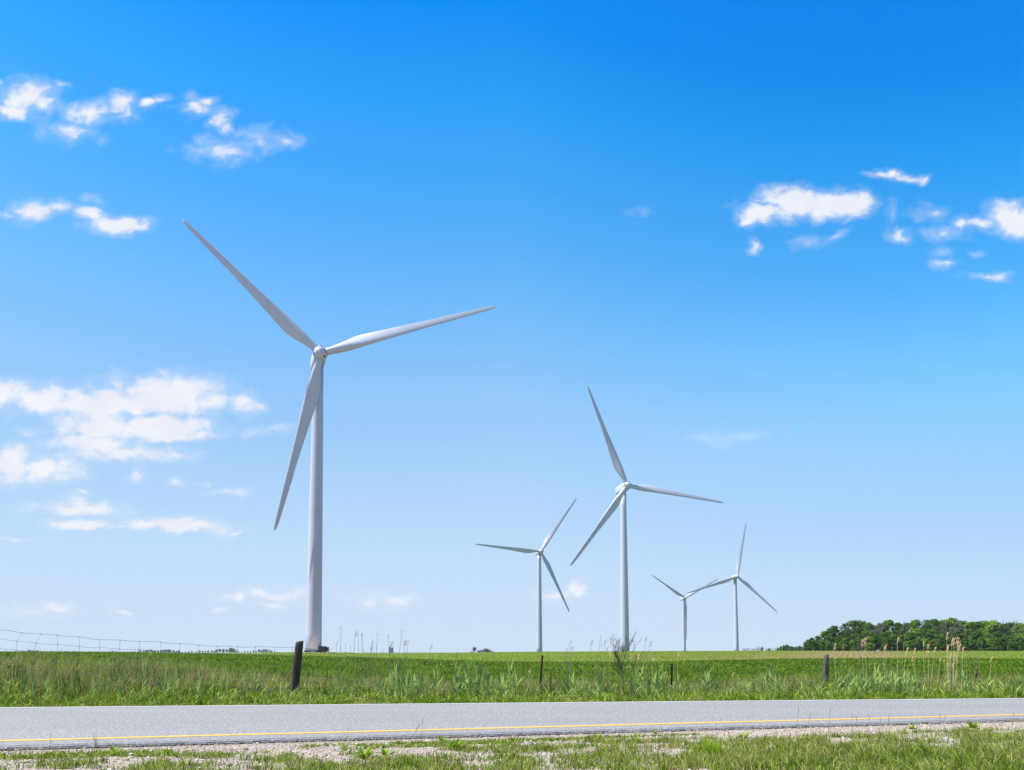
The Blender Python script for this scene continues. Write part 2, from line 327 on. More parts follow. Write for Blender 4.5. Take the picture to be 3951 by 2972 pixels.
# asphalt: light weathered grey with fine aggregate, pale specks and faint wheel tracks
def asphalt(name, lo, hi, dark=False):
    m = bpy.data.materials.new(name); m.use_nodes = True; t = m.node_tree; b = t.nodes['Principled BSDF']; b.inputs['Roughness'].default_value = .85
    co = nd(t, 'ShaderNodeTexCoord')
    n = nd(t, 'ShaderNodeTexNoise'); n.inputs['Scale'].default_value = 17; n.inputs['Detail'].default_value = 5; n.inputs['Roughness'].default_value = .8; t.links.new(co.outputs['Object'], n.inputs[0])
    n2 = nd(t, 'ShaderNodeTexNoise'); n2.inputs['Scale'].default_value = .7; n2.inputs['Detail'].default_value = 5
    mp = nd(t, 'ShaderNodeMapping'); mp.inputs['Scale'].default_value = (.25, 1, 1); mp.inputs['Rotation'].default_value = (0, 0, R(-12)); t.links.new(co.outputs['Object'], mp.inputs[0]); t.links.new(mp.outputs[0], n2.inputs[0])
    r = nd(t, 'ShaderNodeValToRGB'); r.color_ramp.elements[0].position = .3; r.color_ramp.elements[1].position = .72
    r.color_ramp.elements[0].color = (*lo, 1); r.color_ramp.elements[1].color = (*hi, 1); t.links.new(n.outputs['Fac'], r.inputs[0])
    vo = nd(t, 'ShaderNodeTexVoronoi'); vo.inputs['Scale'].default_value = 55; t.links.new(co.outputs['Object'], vo.inputs['Vector'])
    sx = nd(t, 'ShaderNodeSeparateColor'); t.links.new(vo.outputs['Color'], sx.inputs[0])
    mr_ = nd(t, 'ShaderNodeMapRange'); t.links.new(sx.outputs[0], mr_.inputs[0]); mr_.inputs[1].default_value = .975; mr_.inputs[2].default_value = .98; mr_.inputs[4].default_value = .75
    mx = nd(t, 'ShaderNodeMix', data_type='RGBA'); t.links.new(mr_.outputs[0], mx.inputs[0]); t.links.new(r.outputs[0], mx.inputs[6]); mx.inputs[7].default_value = (.75, .74, .75, 1)
    md = nd(t, 'ShaderNodeMapRange'); t.links.new(n2.outputs['Fac'], md.inputs[0]); md.inputs[1].default_value = .3; md.inputs[2].default_value = .7; md.inputs[3].default_value = .93; md.inputs[4].default_value = 1.06
    sc_ = nd(t, 'ShaderNodeVectorMath', operation='SCALE'); t.links.new(mx.outputs[2], sc_.inputs[0]); t.links.new(md.outputs[0], sc_.inputs['Scale'])
    t.links.new(sc_.outputs[0], b.inputs['Base Color'])
    bp = nd(t, 'ShaderNodeBump'); bp.inputs['Strength'].default_value = .5; bp.inputs['Distance'].default_value = .01; t.links.new(n.outputs['Fac'], bp.inputs['Height']); t.links.new(bp.outputs[0], b.inputs['Normal'])
    return m
M['asphalt'] = asphalt('asphalt', (.10, .098, .095), (.43, .42, .41))
M['asphalt_edge'] = asphalt('asphalt_edge', (.09, .09, .098), (.36, .36, .375))
M['yline'] = mat('yellow_paint', (.86, .50, .05), .7, (.68, .40, .08), 30, contrast=(.3, .8))
M['wline'] = mat('white_paint', (.62, .61, .58), .7, (.38, .38, .38), 22, contrast=(.45, .7))

# ---------------------------------------------------------------- the ground, in sheets that meet edge to edge
S_ = np.linspace(-1.6, 1.6, 321); C0 = 6.0
def bx(l):                     # where the fan line x = s (y + C0) crosses y = a + b x
    a, b = l; y = (a+b*S_*C0)/(1-b*S_); return S_*(y+C0), y
def curve(fn):
    if isinstance(fn, tuple): return bx(fn)
    y = np.full_like(S_, float(fn)); return S_*(y+C0), y
def sheet(name, c0, c1, n, material, power=1.0, jitter=0, kind='structure'):
    (x0, y0), (x1, y1) = curve(c0), curve(c1); t = np.linspace(0, 1, n)**power
    X = x0[None]+(x1-x0)[None]*t[:, None]; Y = y0[None]+(y1-y0)[None]*t[:, None]; Z = zter(X, Y)
    if jitter: Z = Z+jitter*(fbm(X*3, Y*3, 5)-.5)*np.sin(np.pi*t)[:, None]
    V = np.stack([X, Y, Z], -1).reshape(-1, 3); w = len(S_)
    a = (np.arange(n-1)[:, None]*w+np.arange(w-1)[None]).ravel(); loops = np.stack([a, a+1, a+1+w, a+w], -1)
    o = link(name, np_mesh(name, V, loops, np.full(len(a), 4), material, smooth=True)); tag(o, kind=kind); return o
sheet('gravel_shoulder', 1.0, (NEAR[0]-.02, NEAR[1]), 40, M['gravel'], jitter=.05)
sheet('road_bed', (NEAR[0]-.02, NEAR[1]), FAR, 6, M['gravel'])
FIELD0 = (FEN[0]+3.2, FEN[1])
sheet('verge_ground', FAR, FIELD0, 24, M['vergeg'], jitter=.05)
sheet('green_field_ground', FIELD0, 100, 40, M['fieldg'], 1.3)
sheet('crop_field_ground', 100, 240, 50, M['soil'])
sheet('far_land', 240, 3500, 40, M['farl'], 4)
# road slab
def roadsheet(name, la, lb, z, material, drop=0, jag=0, n=900, segs=2):
    V = []; xs = np.linspace(-40, 46, n)
    ja = jag*(fbm(xs*5, xs*0+3, 9)-.5)*2 if jag else 0
    for i in range(segs+1):
        t = i/segs; y = (ln(la, xs)+ja)*(1-t)+ln(lb, xs)*t
        V.append(np.stack([xs, y, np.full(n, z)], -1))
    if drop:
        V.insert(0, V[0]-np.array([0, .012, drop])); 
    k = len(V); V = np.concatenate(V); a = (np.arange(k-1)[:, None]*n+np.arange(n-1)[None]).ravel()
    o = link(name, np_mesh(name, V, np.stack([a, a+1, a+1+n, a+n], -1), np.full(len(a), 4), material)); return tag(o, kind='structure')
roadsheet('road', (NEAR[0]+.16, NEAR[1]), (FAR[0], FAR[1]), 0, M['asphalt'], drop=.015, jag=.03)
roadsheet('road_edge', (NEAR[0]+.03, NEAR[1]), (NEAR[0]+.21, NEAR[1]), -.010, M['asphalt_edge'], drop=.03, jag=.05)
roadsheet('yellow_line', (YEL[0]-.07, YEL[1]), (YEL[0]+.10, YEL[1]), .004, M['yline'])
roadsheet('white_line', (FAR[0]-.32, FAR[1]), (FAR[0]-.17, FAR[1]), .004, M['wline'])

# ---------------------------------------------------------------- wind turbines
SPAN = 50.0
def airfoil(n=20):
    P = []
    for k in range(n):
        t = 2*math.pi*k/n; c = (1+math.cos(t))/2             # chord position 0 = leading, 1 = trailing
        th = .5*(2.97*math.sqrt(max(c, 0))-1.26*c-3.52*c*c+2.84*c**3-1.02*c**4)
        P.append((c, th*(1.15 if math.sin(t) > 0 else -.8), math.cos(t)/2+.5, math.sin(t)/2))
    return P
AF = airfoil()
def blade_mesh(a, r, u, t, cone, parent):
    rad = r*math.cos(t)+u*math.sin(t); lead = r*math.sin(t)-u*math.cos(t)
    rad_c = rad*math.cos(cone)+a*math.sin(cone)
    st = [1.45, 2.2, 3.2, 4.5, 6, 7.8, 9.6, 11.5, 14, 17, 20, 24, 28, 32, 33.5, 34, 38, 42, 45, 47, 48.4, 49.3, 49.8, 50]
    ch = np.interp(st, [0, 3.2, 6, 8, 10, 12, 15, 20, 25, 33.5, 34, 42, 47, 48.5, 49.5, 50], [1.95, 1.98, 2.75, 3.4, 3.8, 3.75, 3.4, 2.85, 2.4, 1.75, 1.88, 1.38, 1.1, .9, .5, .12])
    bl = np.interp(st, [0, 3, 8, 11], [0, 0, .8, 1]); tr_ = np.interp(st, [0, 6, 12, 20, 35, 50], [1, .62, .36, .26, .2, .16])
    tw = np.radians(np.interp(st, [0, 8, 12, 20, 35, 50], [24, 22, 17, 10, 5, 2]))
    rings = []
    for i, s in enumerate(st):
        c = ch[i]; ring = []
        cd = -lead*math.cos(tw[i])-a*math.sin(tw[i])          # leading edge -> trailing edge, leading edge turned upwind
        nm = -(a*math.cos(tw[i])-lead*math.sin(tw[i]))        # suction side, downwind
        ax = .5*(1-bl[i])+.32*bl[i]
        for (pc, pt, qc, qt) in AF:
            x = (qc*(1-bl[i])+pc*bl[i]-ax)*c; y = (qt*(1-bl[i])+pt*tr_[i]*bl[i])*c
            ring.append(rad_c*s+cd*x+nm*y)
        rings.append(ring)
    mb = MB(); mb.rings(rings); o = mb.build('blade', M['turb'], parent, True)
    cb = MB()
    for s0, s1, q in ((1.30, 1.62, 1.09),):
        cb.rings([[rad_c*ss_+(lead*math.cos(k*2*math.pi/24)+a*math.sin(k*2*math.pi/24))*q for k in range(24)] for ss_ in (s0, s1)])
    cb.build('root_collar', M['dark'], o, False)
    return o
def turbine(X, Y, Z, az, ph, tilt, cones, label, base_z, yaw=None, detail=True):
    T = thing('wind_turbine', (X, Y, base_z), label, 'wind turbine', 'wind turbines')
    def axes(az, tilt):
        a = Vector((math.sin(az)*math.cos(tilt), math.cos(az)*math.cos(tilt), math.sin(tilt)))
        r = Vector((0, 0, 1)).cross(a).normalized(); return a, r, a.cross(r)
    a, r, u = axes(az, tilt); na, nr, nu = axes(yaw if yaw else az, max(tilt, 0))
    H = Z-base_z; hub = Vector((0, 0, H))
    tc_ = -na*4.3; tx, ty = tc_.x, tc_.y        # tower stands behind the hub
    mb = MB(); n = 48
    hs = [-.3, 5, 12, 25, 39, 55, 62, 70, H-1.75]
    def rad(h): return 2.16-(2.16-1.38)*(max(h, 0)/(H-1.75))**1.08
    rings = []
    for i, h in enumerate(hs):
        q = rad(h)
        rings.append([(tx+q*math.cos(2*math.pi*k/n), ty+q*math.sin(2*math.pi*k/n), h) for k in range(n)])
    mb.rings(rings); tw = mb.build('tower', M['turb'], T, True)
    for h in (12, 39, 62):
        m2 = MB(); m2.rings([[(tx+q*math.cos(2*math.pi*k/n), ty+q*math.sin(2*math.pi*k/n), z) for k in range(n)] for q, z in ((rad(h)-.05, h-.05), (rad(h)+.02, h-.05), (rad(h)+.02, h+.05), (rad(h)-.05, h+.05))], False)
        m2.build('flange', M['turb'], tw, False)
    # nacelle: rounded housing behind the hub
    mb = MB(); prof = []
    for k in range(28):
        t = 2*math.pi*k/28; e = .38
        prof.append((math.copysign(abs(math.cos(t))**e, math.cos(t)), math.copysign(abs(math.sin(t))**e, math.sin(t))))
    L_ = [(-1.35, .55), (-1.5, .86), (-2.2, .96), (-5, 1), (-8.6, 1), (-9.8, .93), (-10.3, .78), (-10.4, .5)]
    mb.rings([[hub+na*d+nr*(px*1.78*s)+nu*(pz*1.85*s-.1) for px, pz in prof] for d, s in L_])
    nac = mb.build('nacelle', M['turb'], T, True)
    if detail:
        for side in (-1, 1):
            m2 = MB(); p = hub-na*8.2+nr*(.7*side)+nu*1.7
            m2.tube([p, p+Vector((0, 0, 1.25))], .05); m2.tube([p+Vector((0, 0, 1.2))-nr*.25, p+Vector((0, 0, 1.2))+nr*.25], .05)
            m2.tube([p+Vector((0, 0, 1.2)), p+Vector((0, 0, 1.45))], .12, 8)
            m2.build('wind_mast', M['metal'], nac)
    # spinner
    mb = MB(); rings = []
    for d, q in [(-1.35, 1.5), (-1.3, 1.82), (-.7, 1.93), (.0, 1.93), (.7, 1.82), (1.3, 1.52), (1.8, 1.12), (2.15, .66), (2.3, .25), (2.33, .03)]:
        rings.append([hub+a*d+(r*math.cos(2*math.pi*k/36)+u*math.sin(2*math.pi*k/36))*q for k in range(36)])
    mb.rings(rings); hb = mb.build('hub', M['turb'], T, True)
    if detail:
        for k in range(3):
            t = ph+math.pi/3+k*2*math.pi/3; m2 = MB()
            out_ = r*math.cos(t)+u*math.sin(t); tan = -r*math.sin(t)+u*math.cos(t)
            nrm = (out_*.80+a*.60).normalized(); al = (a*.80-out_*.60).normalized()
            c = hub+a*1.08+out_*1.66; q = .34
            pts = [c+al*q*1.25, c+tan*q, c-al*q*1.25, c-tan*q]
            m2.rings([[p-nrm*.25 for p in pts], [p+nrm*.035 for p in pts]]); m2.build('vent', M['dark'], hb)
    for k in range(3):
        b = blade_mesh(a, r, u, ph+k*2*math.pi/3, cones[k], T); b.location = hub
    return T, (tx, ty)
TB = [((-52.192, 206.6, 82.34), 3.0091, .2888, -.0216, (.0719, .0043, -.0269), 'nearest and tallest white wind turbine, on a pale gravel pad beside a dark green box', 1.12, R(160)),
      ((54.18, 361.8, 79.52), 2.8564, -.1299, .0612, (.0607, .0443, .0255), 'second largest white wind turbine, behind the bare roadside shrub right of centre', .2, None),
      ((21.38, 572.3, 75.74), 2.8858, 7.2542, .0204, (.0363, .0098, .0064), 'mid-distance white wind turbine in the centre with one blade pointing level to the left', .0, None),
      ((205.18, 918.8, 65.37), 2.8618, 6.7717, .0644, (.0386, .0016, .0111), 'smallest white wind turbine, one blade hanging straight down beside its tower', -.5, None),
      ((206.10, 708.9, 70.56), 3.0037, 5.5557, .0337, (.0258, .0262, -.0507), 'rightmost white wind turbine, one blade almost upright, left blade crossing its neighbour\'s', -.3, None)]
for (p, az, ph, ti, co, lab, bz, yaw) in TB:
    T, off = turbine(*p, az, ph, ti, co, lab, bz, yaw)
    if bz == 1.12:
        mb = MB(); nb = 72                       # ring of anchor bolts round the foot
        for k in range(nb):
            t = 2*math.pi*k/nb; mb.box((off[0]+2.42*math.cos(t), off[1]+2.42*math.sin(t), .30), (.09, .09, .5), rz=t)
        mb.build('anchor_bolts', M['dark'], T)
        mb = MB(); mb.rings([[(off[0]+q*math.cos(2*math.pi*k/40), off[1]+q*math.sin(2*math.pi*k/40), z) for k in range(40)] for q, z in ((2.75, -.4), (2.75, .06))])
        mb.build('foundation', M['concrete'], T)
        mb = MB(); c = (off[0]-2.25, off[1]-.9, 3.1); mb.box(c, (.32, .3, .3)); mb.build('door_lamp', M['white'], T)
        tb = (T.location.x+off[0], T.location.y+off[1])
# gravel pad
mb = MB(); mb.rings([[(tb[0]+3+q*math.cos(2*math.pi*k/60)*1.5, tb[1]-2+q*math.sin(2*math.pi*k/60), z) for k in range(60)] for q, z in ((8.6, .55), (7.0, 1.13))])
tag(mb.build('gravel_pad', M['padg'], None), kind='structure')
# transformer
tx_ = at(1250, 2518, tb[1]-1.0); X0 = thing('transformer_box', (tx_[0]-.05, tx_[1], 1.13), 'dark green transformer box on the gravel pad at the foot of the nearest turbine', 'transformer')
mb = MB(); mb.box((-.25, 0, .85), (1.7, 1.5, 1.5), bev=.04); mb.box((-.25, 0, 1.63), (1.8, 1.6, .08)); mb.box((-.2, 0, .06), (1.9, 1.6, .12)); mb.build('cabinet', M['tbox'], X0)
mb = MB()
for k in range(5): mb.box((.72+.06+k*.12, 0, .85), (.05, 1.2, 1.15))
mb.box((.95, -.3, 1.2), (.62, .06, .06)); mb.box((.95, -.3, .5), (.62, .06, .06)); mb.build('cooling_fins', M['tbox'], X0)
for px, lab in ((1265.5, 'pale yellow bollard nearest the transformer box'), (1271.5, 'pale yellow bollard farther right of the transformer box')):
    p = at(px, 2518, tb[1]-1.5); mb = MB(); mb.tube([(0, 0, -.1), (0, 0, 1.0)], .075, 10); mb.tube([(0, 0, 1.0), (0, 0, 1.05)], [.075, .03], 10)
    o = mb.build('bollard', M['yellowp'], None, False, (p[0], p[1], 1.13)); tag(o, lab, 'bollard', 'bollards by the transformer')
# far grain store
p = at(1507, 2519, 1500); GE = thing('grain_store', (p[0], p[1], 0), 'tiny pale silo tower with a blue-grey bin on the horizon', 'silo')
mb = MB(); mb.tube([(-3, 0, 0), (-3, 0, 11.5)], 2.3, 20); mb.tube([(-3, 0, 11.5), (-3, 0, 13)], [2.3, .3], 20); mb.box((-3.2, 0, 12.8), (1.2, 1.2, 2.4)); mb.build('silo', M['silo'], GE)
mb = MB(); mb.tube([(2, 0, 0), (2, 0, 9.5)], 2.9, 20); mb.tube([(2, 0, 9.5), (2, 0, 11)], [2.9, .3], 20); mb.build('bin', M['silob'], GE)
mb = MB(); mb.box((-1, 0, 11.3), (5, .5, .4)); mb.build('conveyor', M['silob'], GE)

# ---------------------------------------------------------------- trees
def crown_mesh(name, seed, mats, nclump=26, nleaf=95, leaf=.55, w=5.2, h0=.16, h1=1.0, H=18., ragged=1.0, weights=None):
    g = np.random.default_rng(seed); C = []
    for k in range(nclump):
        z = g.uniform(0, 1)**.85; rr = np.sqrt(np.clip(1-(2*(z-.42))**2*.8, .08, 1)) if z > .42 else .62+.9*z
        t = g.uniform(0, 2*np.pi); q = g.uniform(.35, .95)**.7
        C.append((w*.72*rr*q*np.cos(t), w*.72*rr*q*np.sin(t), H*(h0+(h1-h0)*(.08+.84*z)), g.uniform(.5, 1.2)*w*.32))
    C = np.array(C); P = []; nrm = []
    for c in C:
        d = g.normal(size=(nleaf, 3)); d /= np.linalg.norm(d, axis=1)[:, None]
        rr = g.uniform(.45, 1.06, (nleaf, 1))**.6*(1+.25*ragged*(g.uniform(size=(nleaf, 1))-.5))
        P.append(c[:3]+d*rr*c[3]*np.array([1, 1, .82])); nrm.append(d+np.array([0, 0, .35])+g.normal(size=(nleaf, 3))*.55)
    P = np.concatenate(P); nrm = np.concatenate(nrm); nrm /= np.linalg.norm(nrm, axis=1)[:, None]
    n = len(P); hlp = g.normal(size=(n, 3)); A = np.cross(nrm, hlp); A /= np.linalg.norm(A, axis=1)[:, None]; B = np.cross(nrm, A)
    s = leaf*g.uniform(.55, 1.25, (n, 1))/2
    V = np.stack([P-A*s-B*s*.3, P+A*s*.2-B*s, P+A*s+B*s*.4, P-A*s*.1+B*s], 1).reshape(-1, 3)
    cl = np.repeat(np.arange(nclump), nleaf)
    wts = weights or [1]*len(mats); base = g.choice(len(mats), nclump, p=np.array(wts)/sum(wts))
    mi = np.where(g.uniform(size=n) < .75, base[cl], g.choice(len(mats), n))
    me = np_mesh(name, V, np.arange(4*n), np.full(n, 4), mats, mi); return me, C
def branch_mesh(name, seed, H, C, material, r0=.28, trunk=.75):
    g = random.Random(seed); mb = MB(); lx, ly = g.uniform(-.5, .5), g.uniform(-.5, .5)
    pts = [(lx*t*t, ly*t*t, H*trunk*t) for t in (0, .25, .5, .75, 1)]; mb.tube(pts, [r0*1.25, r0, r0*.8, r0*.55, r0*.25], 7)
    for c in (C if C is not None else []):
        t = g.uniform(.3, .85); b = Vector((lx*t*t, ly*t*t, H*trunk*t)); e = Vector(c[:3]); m_ = (b+e)/2+Vector((0, 0, -.3))
        mb.tube([b, m_, e], [r0*.35, r0*.22, .04], 5)
    me_o = mb.build(name, material, None, True); me = me_o.data; bpy.data.objects.remove(me_o); return me
def bare_mesh(name, seed, H, w, material, levels=4, r0=.2, nb=7, minr=.02):
    g = random.Random(seed); mb = MB()
    def grow(p, d, ln_, r, lv):
        q = p+d*ln_*.5+Vector((g.uniform(-1, 1), g.uniform(-1, 1), g.uniform(-.3, 1)))*ln_*.06; e = p+d*ln_+Vector((g.uniform(-1, 1), g.uniform(-1, 1), .3))*ln_*.1
        mb.tube([p, q, e], [r, r*.8, r*.55], 5 if lv > 1 else 4)
        if lv == 0: return
        for k in range(nb if lv == levels else g.randint(2, 4)):
            t = g.uniform(.3, 1.0); b = p.lerp(e, t); az = g.uniform(0, 2*math.pi); sp_ = g.uniform(.35, .95)
            nd_ = (d+Vector((math.cos(az), math.sin(az), .15))*sp_*w).normalized(); grow(b, nd_, ln_*g.uniform(.45, .7), max(r*.5, minr), lv-1)
    grow(Vector((0, 0, 0)), Vector((g.uniform(-.06, .06), 0, 1)), H*.5, r0, levels)
    o = mb.build(name, material, None, False); me = o.data; bpy.data.objects.remove(o); return me
PROTO = []
specs = [([LEAF[0], LEAF[1]], [3, 1.2], 1), ([LEAF[1], LEAF[0], LEAF[2]], [3, 1, 1], 1), ([LEAF[2], LEAF[1]], [3, 1.3], 1), ([LEAF[1], LEAF[0]], [2, 2], 1.3), ([LEAF[3], LEAF[1]], [3, 1], 1.2), ([LEAF[0], LEAF[4]], [2, 2], 1.5), ([LEAF[4], LEAF[3]], [2, 1.2], 2)]
for i, (ms, wt, rg) in enumerate(specs):
    me, C = crown_mesh('crown', 100+i, ms, nclump=68 if i < 5 else 44, nleaf=80 if i < 5 else 60, leaf=.66, ragged=rg, weights=wt, h0=-.04 if i != 3 else .12)
    PROTO.append((me, branch_mesh('trunk', 40+i, 18, C[::2], M['barkg'] if i > 4 else M['bark'])))
BARE = [bare_mesh('branches', 70+i, 18, .75, M['barkg'], 4, .22, 7, .05) for i in range(3)]
def tree(px, d, ztop_px, proto, wf=1.0, label='', group='', name='tree', basez=None):
    p = at(px, ztop_px, d); z0 = float(zter(p[0], p[1])) if basez is None else basez; H = (p[2]-z0)*1.03
    T = thing(name, (p[0], p[1], z0-.1), label, 'tree', group, random.uniform(0, 6.28))
    s = H/18.; T.scale = (s*wf, s*wf, s)
    if proto[0] is not None: link('crown', proto[0], T)
    link('trunk', proto[1], T); return T
SKY_X = [3105, 3123, 3154, 3200, 3231, 3276, 3313, 3349, 3380, 3426, 3457, 3484, 3521, 3570, 3620, 3665, 3710, 3756, 3810, 3850, 3891, 3927, 3951, 4060, 4200]
SKY_Y = [2478, 2457, 2450, 2424, 2415, 2392, 2402, 2402, 2405, 2394, 2396, 2407, 2383, 2387, 2385, 2383, 2394, 2399, 2392, 2401, 2404, 2402, 2408, 2400, 2405]
def sky_y(px): return float(np.interp(px, SKY_X, SKY_Y))
woods = 'trees of the wood beyond the ploughed field'
gt = random.Random(5)
KIND = ['dark dense broadleaf tree', 'mid green rounded tree', 'pale yellow-green tree', 'dark green tree with a high crown', 'olive green loose tree', 'grey-green thin tree', 'half-bare greyish tree']
px = 3118; i = 0
while px < 4200:                              # back row makes the skyline
    k = gt.choice([0, 1, 1, 3, 0, 4, 5, 2]) if i % 6 != 5 else 6
    if px < 3720: row = 'leftmost trees of the skyline' if px < 3250 else 'left half of the wood\'s skyline'
    else: row = 'right half of the wood\'s skyline'
    tree(px, gt.uniform(440, 470), sky_y(px)+gt.uniform(-6, 7), PROTO[k], gt.uniform(1.05, 1.4), f'{KIND[k]} in the {row}', f'{woods}: {KIND[k]}, {row}')
    px += gt.uniform(26, 42); i += 1
px = 3165; i = 0
while px < 4200:                              # middle row
    k = gt.choice([0, 1, 2, 4, 5, 3, 1, 6]); side = 'left' if px < 3620 else 'right'
    tree(px, gt.uniform(425, 438), sky_y(px)*.62+2512*.38+gt.uniform(-12, 12), PROTO[k], gt.uniform(1.2, 1.6), f'{KIND[k]} half-way up the {side} part of the wood', f'{woods}: {KIND[k]}, middle, {side}')
    px += gt.uniform(24, 44)
px = 3112; i = 0
while px < 4200:                              # front row along the field
    k = gt.choice([0, 3, 1, 2, 4, 0, 1]); side = 'left' if px < 3620 else 'right'
    tree(px, gt.uniform(405, 418), 2468+gt.uniform(-16, 14)+(max(0, 3160-px)*.15), PROTO[k], gt.uniform(1.1, 1.5), f'low {KIND[k]} at the wood\'s field edge, {side} part', f'{woods}: low {KIND[k]}, {side}')
    px += gt.uniform(14, 30)
for px, dy in ((3108, -2), (3372, -6), (3385, -3), (3600, 2), (3655, 6), (3690, 10), (3838, -6), (3935, -6), (3560, 25), (3860, -2)):
    T = tree(px, 446, sky_y(px)+dy, (None, gt.choice(BARE)), .9, 'leafless grey tree among the green crowns of the wood', 'leafless trees in the wood', 'bare_tree')
# hedgerow and trees between the rightmost turbine and the wood
for px, yt, k in ((3000, 2499, 5), (3013, 2494, 0), (3024, 2489, 1), (3036, 2487, 0), (3050, 2492, 1), (3060, 2495, 3), (3072, 2494, 1), (3085, 2492, 0), (3096, 2496, 1)):
    tree(px, 800+gt.uniform(-20, 20), yt, PROTO[k], 1.25, 'distant tree in the low row left of the wood', 'distant trees left of the wood')
tree(2939, 780, 2498, PROTO[0], .8, 'small dark cone-shaped tree far off right of the rightmost turbine')
tree(2968, 800, 2500, PROTO[5], 1.2, 'small grey-green tree in the bare hedgerow right of the rightmost turbine')
px = 2868
while px < 3108:
    tree(px, 820, 2498+gt.uniform(-6, 5)+max(0, (2925-px)*.1), (None, gt.choice(BARE)), 1.7, 'leafless bluish bush in the distant hedgerow right of the rightmost turbine', 'leafless hedgerow bushes', 'bare_tree'); px += gt.uniform(9, 15)
# tree line on the left horizon
def far_trees(x0, x1, ys, lab, d=2900, step=(8, 14)):
    px = x0
    while px < x1:
        tree(px, d+gt.uniform(-60, 60), float(np.interp(px, *ys))-1.5+gt.uniform(-2.5, 2.5), PROTO[gt.choice([0, 1, 3, 5])], gt.uniform(1.6, 2.4), lab, lab+'s'); px += gt.uniform(*step)
far_trees(92, 156, ((92, 120, 156), (2513, 2509, 2513)), 'tiny tree on the far left horizon seen through the wire fence')
far_trees(288, 298, ((288, 298), (2515, 2515)), 'single speck of a tree alone on the left horizon')
far_trees(405, 460, ((412, 435, 460), (2516, 2513, 2517)), 'low tree in the short clump left of the long far tree line')
far_trees(485, 760, ((485, 540, 600, 660, 700, 760), (2518, 2512, 2509, 2506, 2514, 2515)), 'tree in the left stretch of the long tree line on the horizon')
far_trees(770, 1000, ((770, 830, 880, 900, 925, 990), (2513, 2509, 2507, 2503, 2514, 2510)), 'tree in the right stretch of the long tree line on the horizon')
far_trees(1000, 1066, ((1000, 1008, 1028, 1045, 1066), (2509, 2509, 2504, 2513, 2517)), 'tree at the right end of the far tree line beside the leaning wooden post')
tree(891, 2800, 2500, PROTO[0], 1.6, 'tallest dark tree standing out of the tree line on the left horizon')
# leafless bushes on the crest
SHR = [bare_mesh('branches', 90+i, 3, 1.1, M['twig'], 4, .05, 9, .016) for i in range(3)]
for px, d, yt, sx, lab in ((1829, 320, 2492, 1.2, 'tallest leafless bush at the left of the brown clump on the crest'), (1850, 318, 2507, 2.2, 'low brown bush in the middle of the clump on the crest'), (1864, 322, 2504, 2.2, 'low brown bush in the middle of the clump on the crest'),
                     (1878, 319, 2498, 1.8, 'rounded leafless bush at the right of the brown clump on the crest'), (1890, 321, 2506, 2.2, 'low brown bush in the right tail of the clump on the crest'), (1903, 324, 2511, 2.0, 'lowest brown bush at the far right of the clump on the crest'), (1818, 323, 2512, 1.8, 'lowest brown bush at the far left of the clump on the crest')):
    p = at(px, yt, d); z0 = float(zter(p[0], d)); me = gt.choice(SHR)
    T = thing('leafless_bush', (p[0], p[1], z0-.1), lab, 'bush', 'leafless bushes on the crest', gt.uniform(0, 6)); s = (p[2]-z0)/3.; T.scale = (s*sx, s*sx, s); link('branches', me, T); link('undergrowth', gt.choice(SHR), T).rotation_euler = (0, 0, 2)

# ---------------------------------------------------------------- grass as stuff
def blades(name, P, h, w, lean, mats, mi, curl=.35, faceto=True, kind='stuff', seed=1, az=None):
    g = np.random.default_rng(seed); n = len(P); t = g.uniform(0, 2*np.pi, n) if az is None else az
    ld = np.stack([np.cos(t), np.sin(t), np.zeros(n)], 1); fa = g.uniform(-.9, .9, n)
    A = np.stack([np.cos(fa), np.sin(fa), np.zeros(n)], 1)*(w[:, None]/2); up = np.array([0, 0, 1.])
    m_ = P+ld*(lean*h*.35)[:, None]+up*(h*.55)[:, None]
    tip = P+ld*(lean*h*(1+curl))[:, None]+up*(h*(1-.25*np.clip(lean, 0, 1.5)))[:, None]
    V = np.stack([P-A, P+A, m_+A*.8, m_-A*.8, tip], 1).reshape(-1, 3)
    b = (np.arange(n)*5)[:, None]; loops = np.concatenate([b+np.array([[0, 1, 2, 3]]), b+np.array([[3, 2, 4]])], 1)
    sizes = np.tile([4, 3], n); mi = np.repeat(mi, 2)
    o = link(name, np_mesh(name, V, loops, sizes, mats, mi)); return tag(o, kind=kind)
def scatter(n, y0, y1, x0=None, x1=None, pad=1.14):
    """uniform over a fan wider than the view"""
    out = []
    y = np.sqrt(rng.uniform(y0**2, y1**2, n)) if x0 is None else rng.uniform(y0, y1, n)
    x = (rng.uniform(-.66*pad, .66*pad, n)*y+rng.uniform(-2, 2, n)) if x0 is None else rng.uniform(x0, x1, n)
    return x, y
def pickc(x, y, p, sc_=8.0, mixr=.45, seed=3):
    q = (1-mixr)*(.65*vnoise(x*sc_, y*sc_*.7, seed)+.35*vnoise(x*sc_*.3, y*sc_*.25, seed+9))+mixr*rng.uniform(size=len(x))
    r = np.empty(len(x)); r[np.argsort(q)] = np.arange(len(x))/max(len(x), 1)
    return np.searchsorted(np.cumsum(np.array(p)/sum(p)), r).clip(0, len(p)-1)
def pick(n, p): return rng.choice(len(p), n, p=np.array(p)/sum(p))

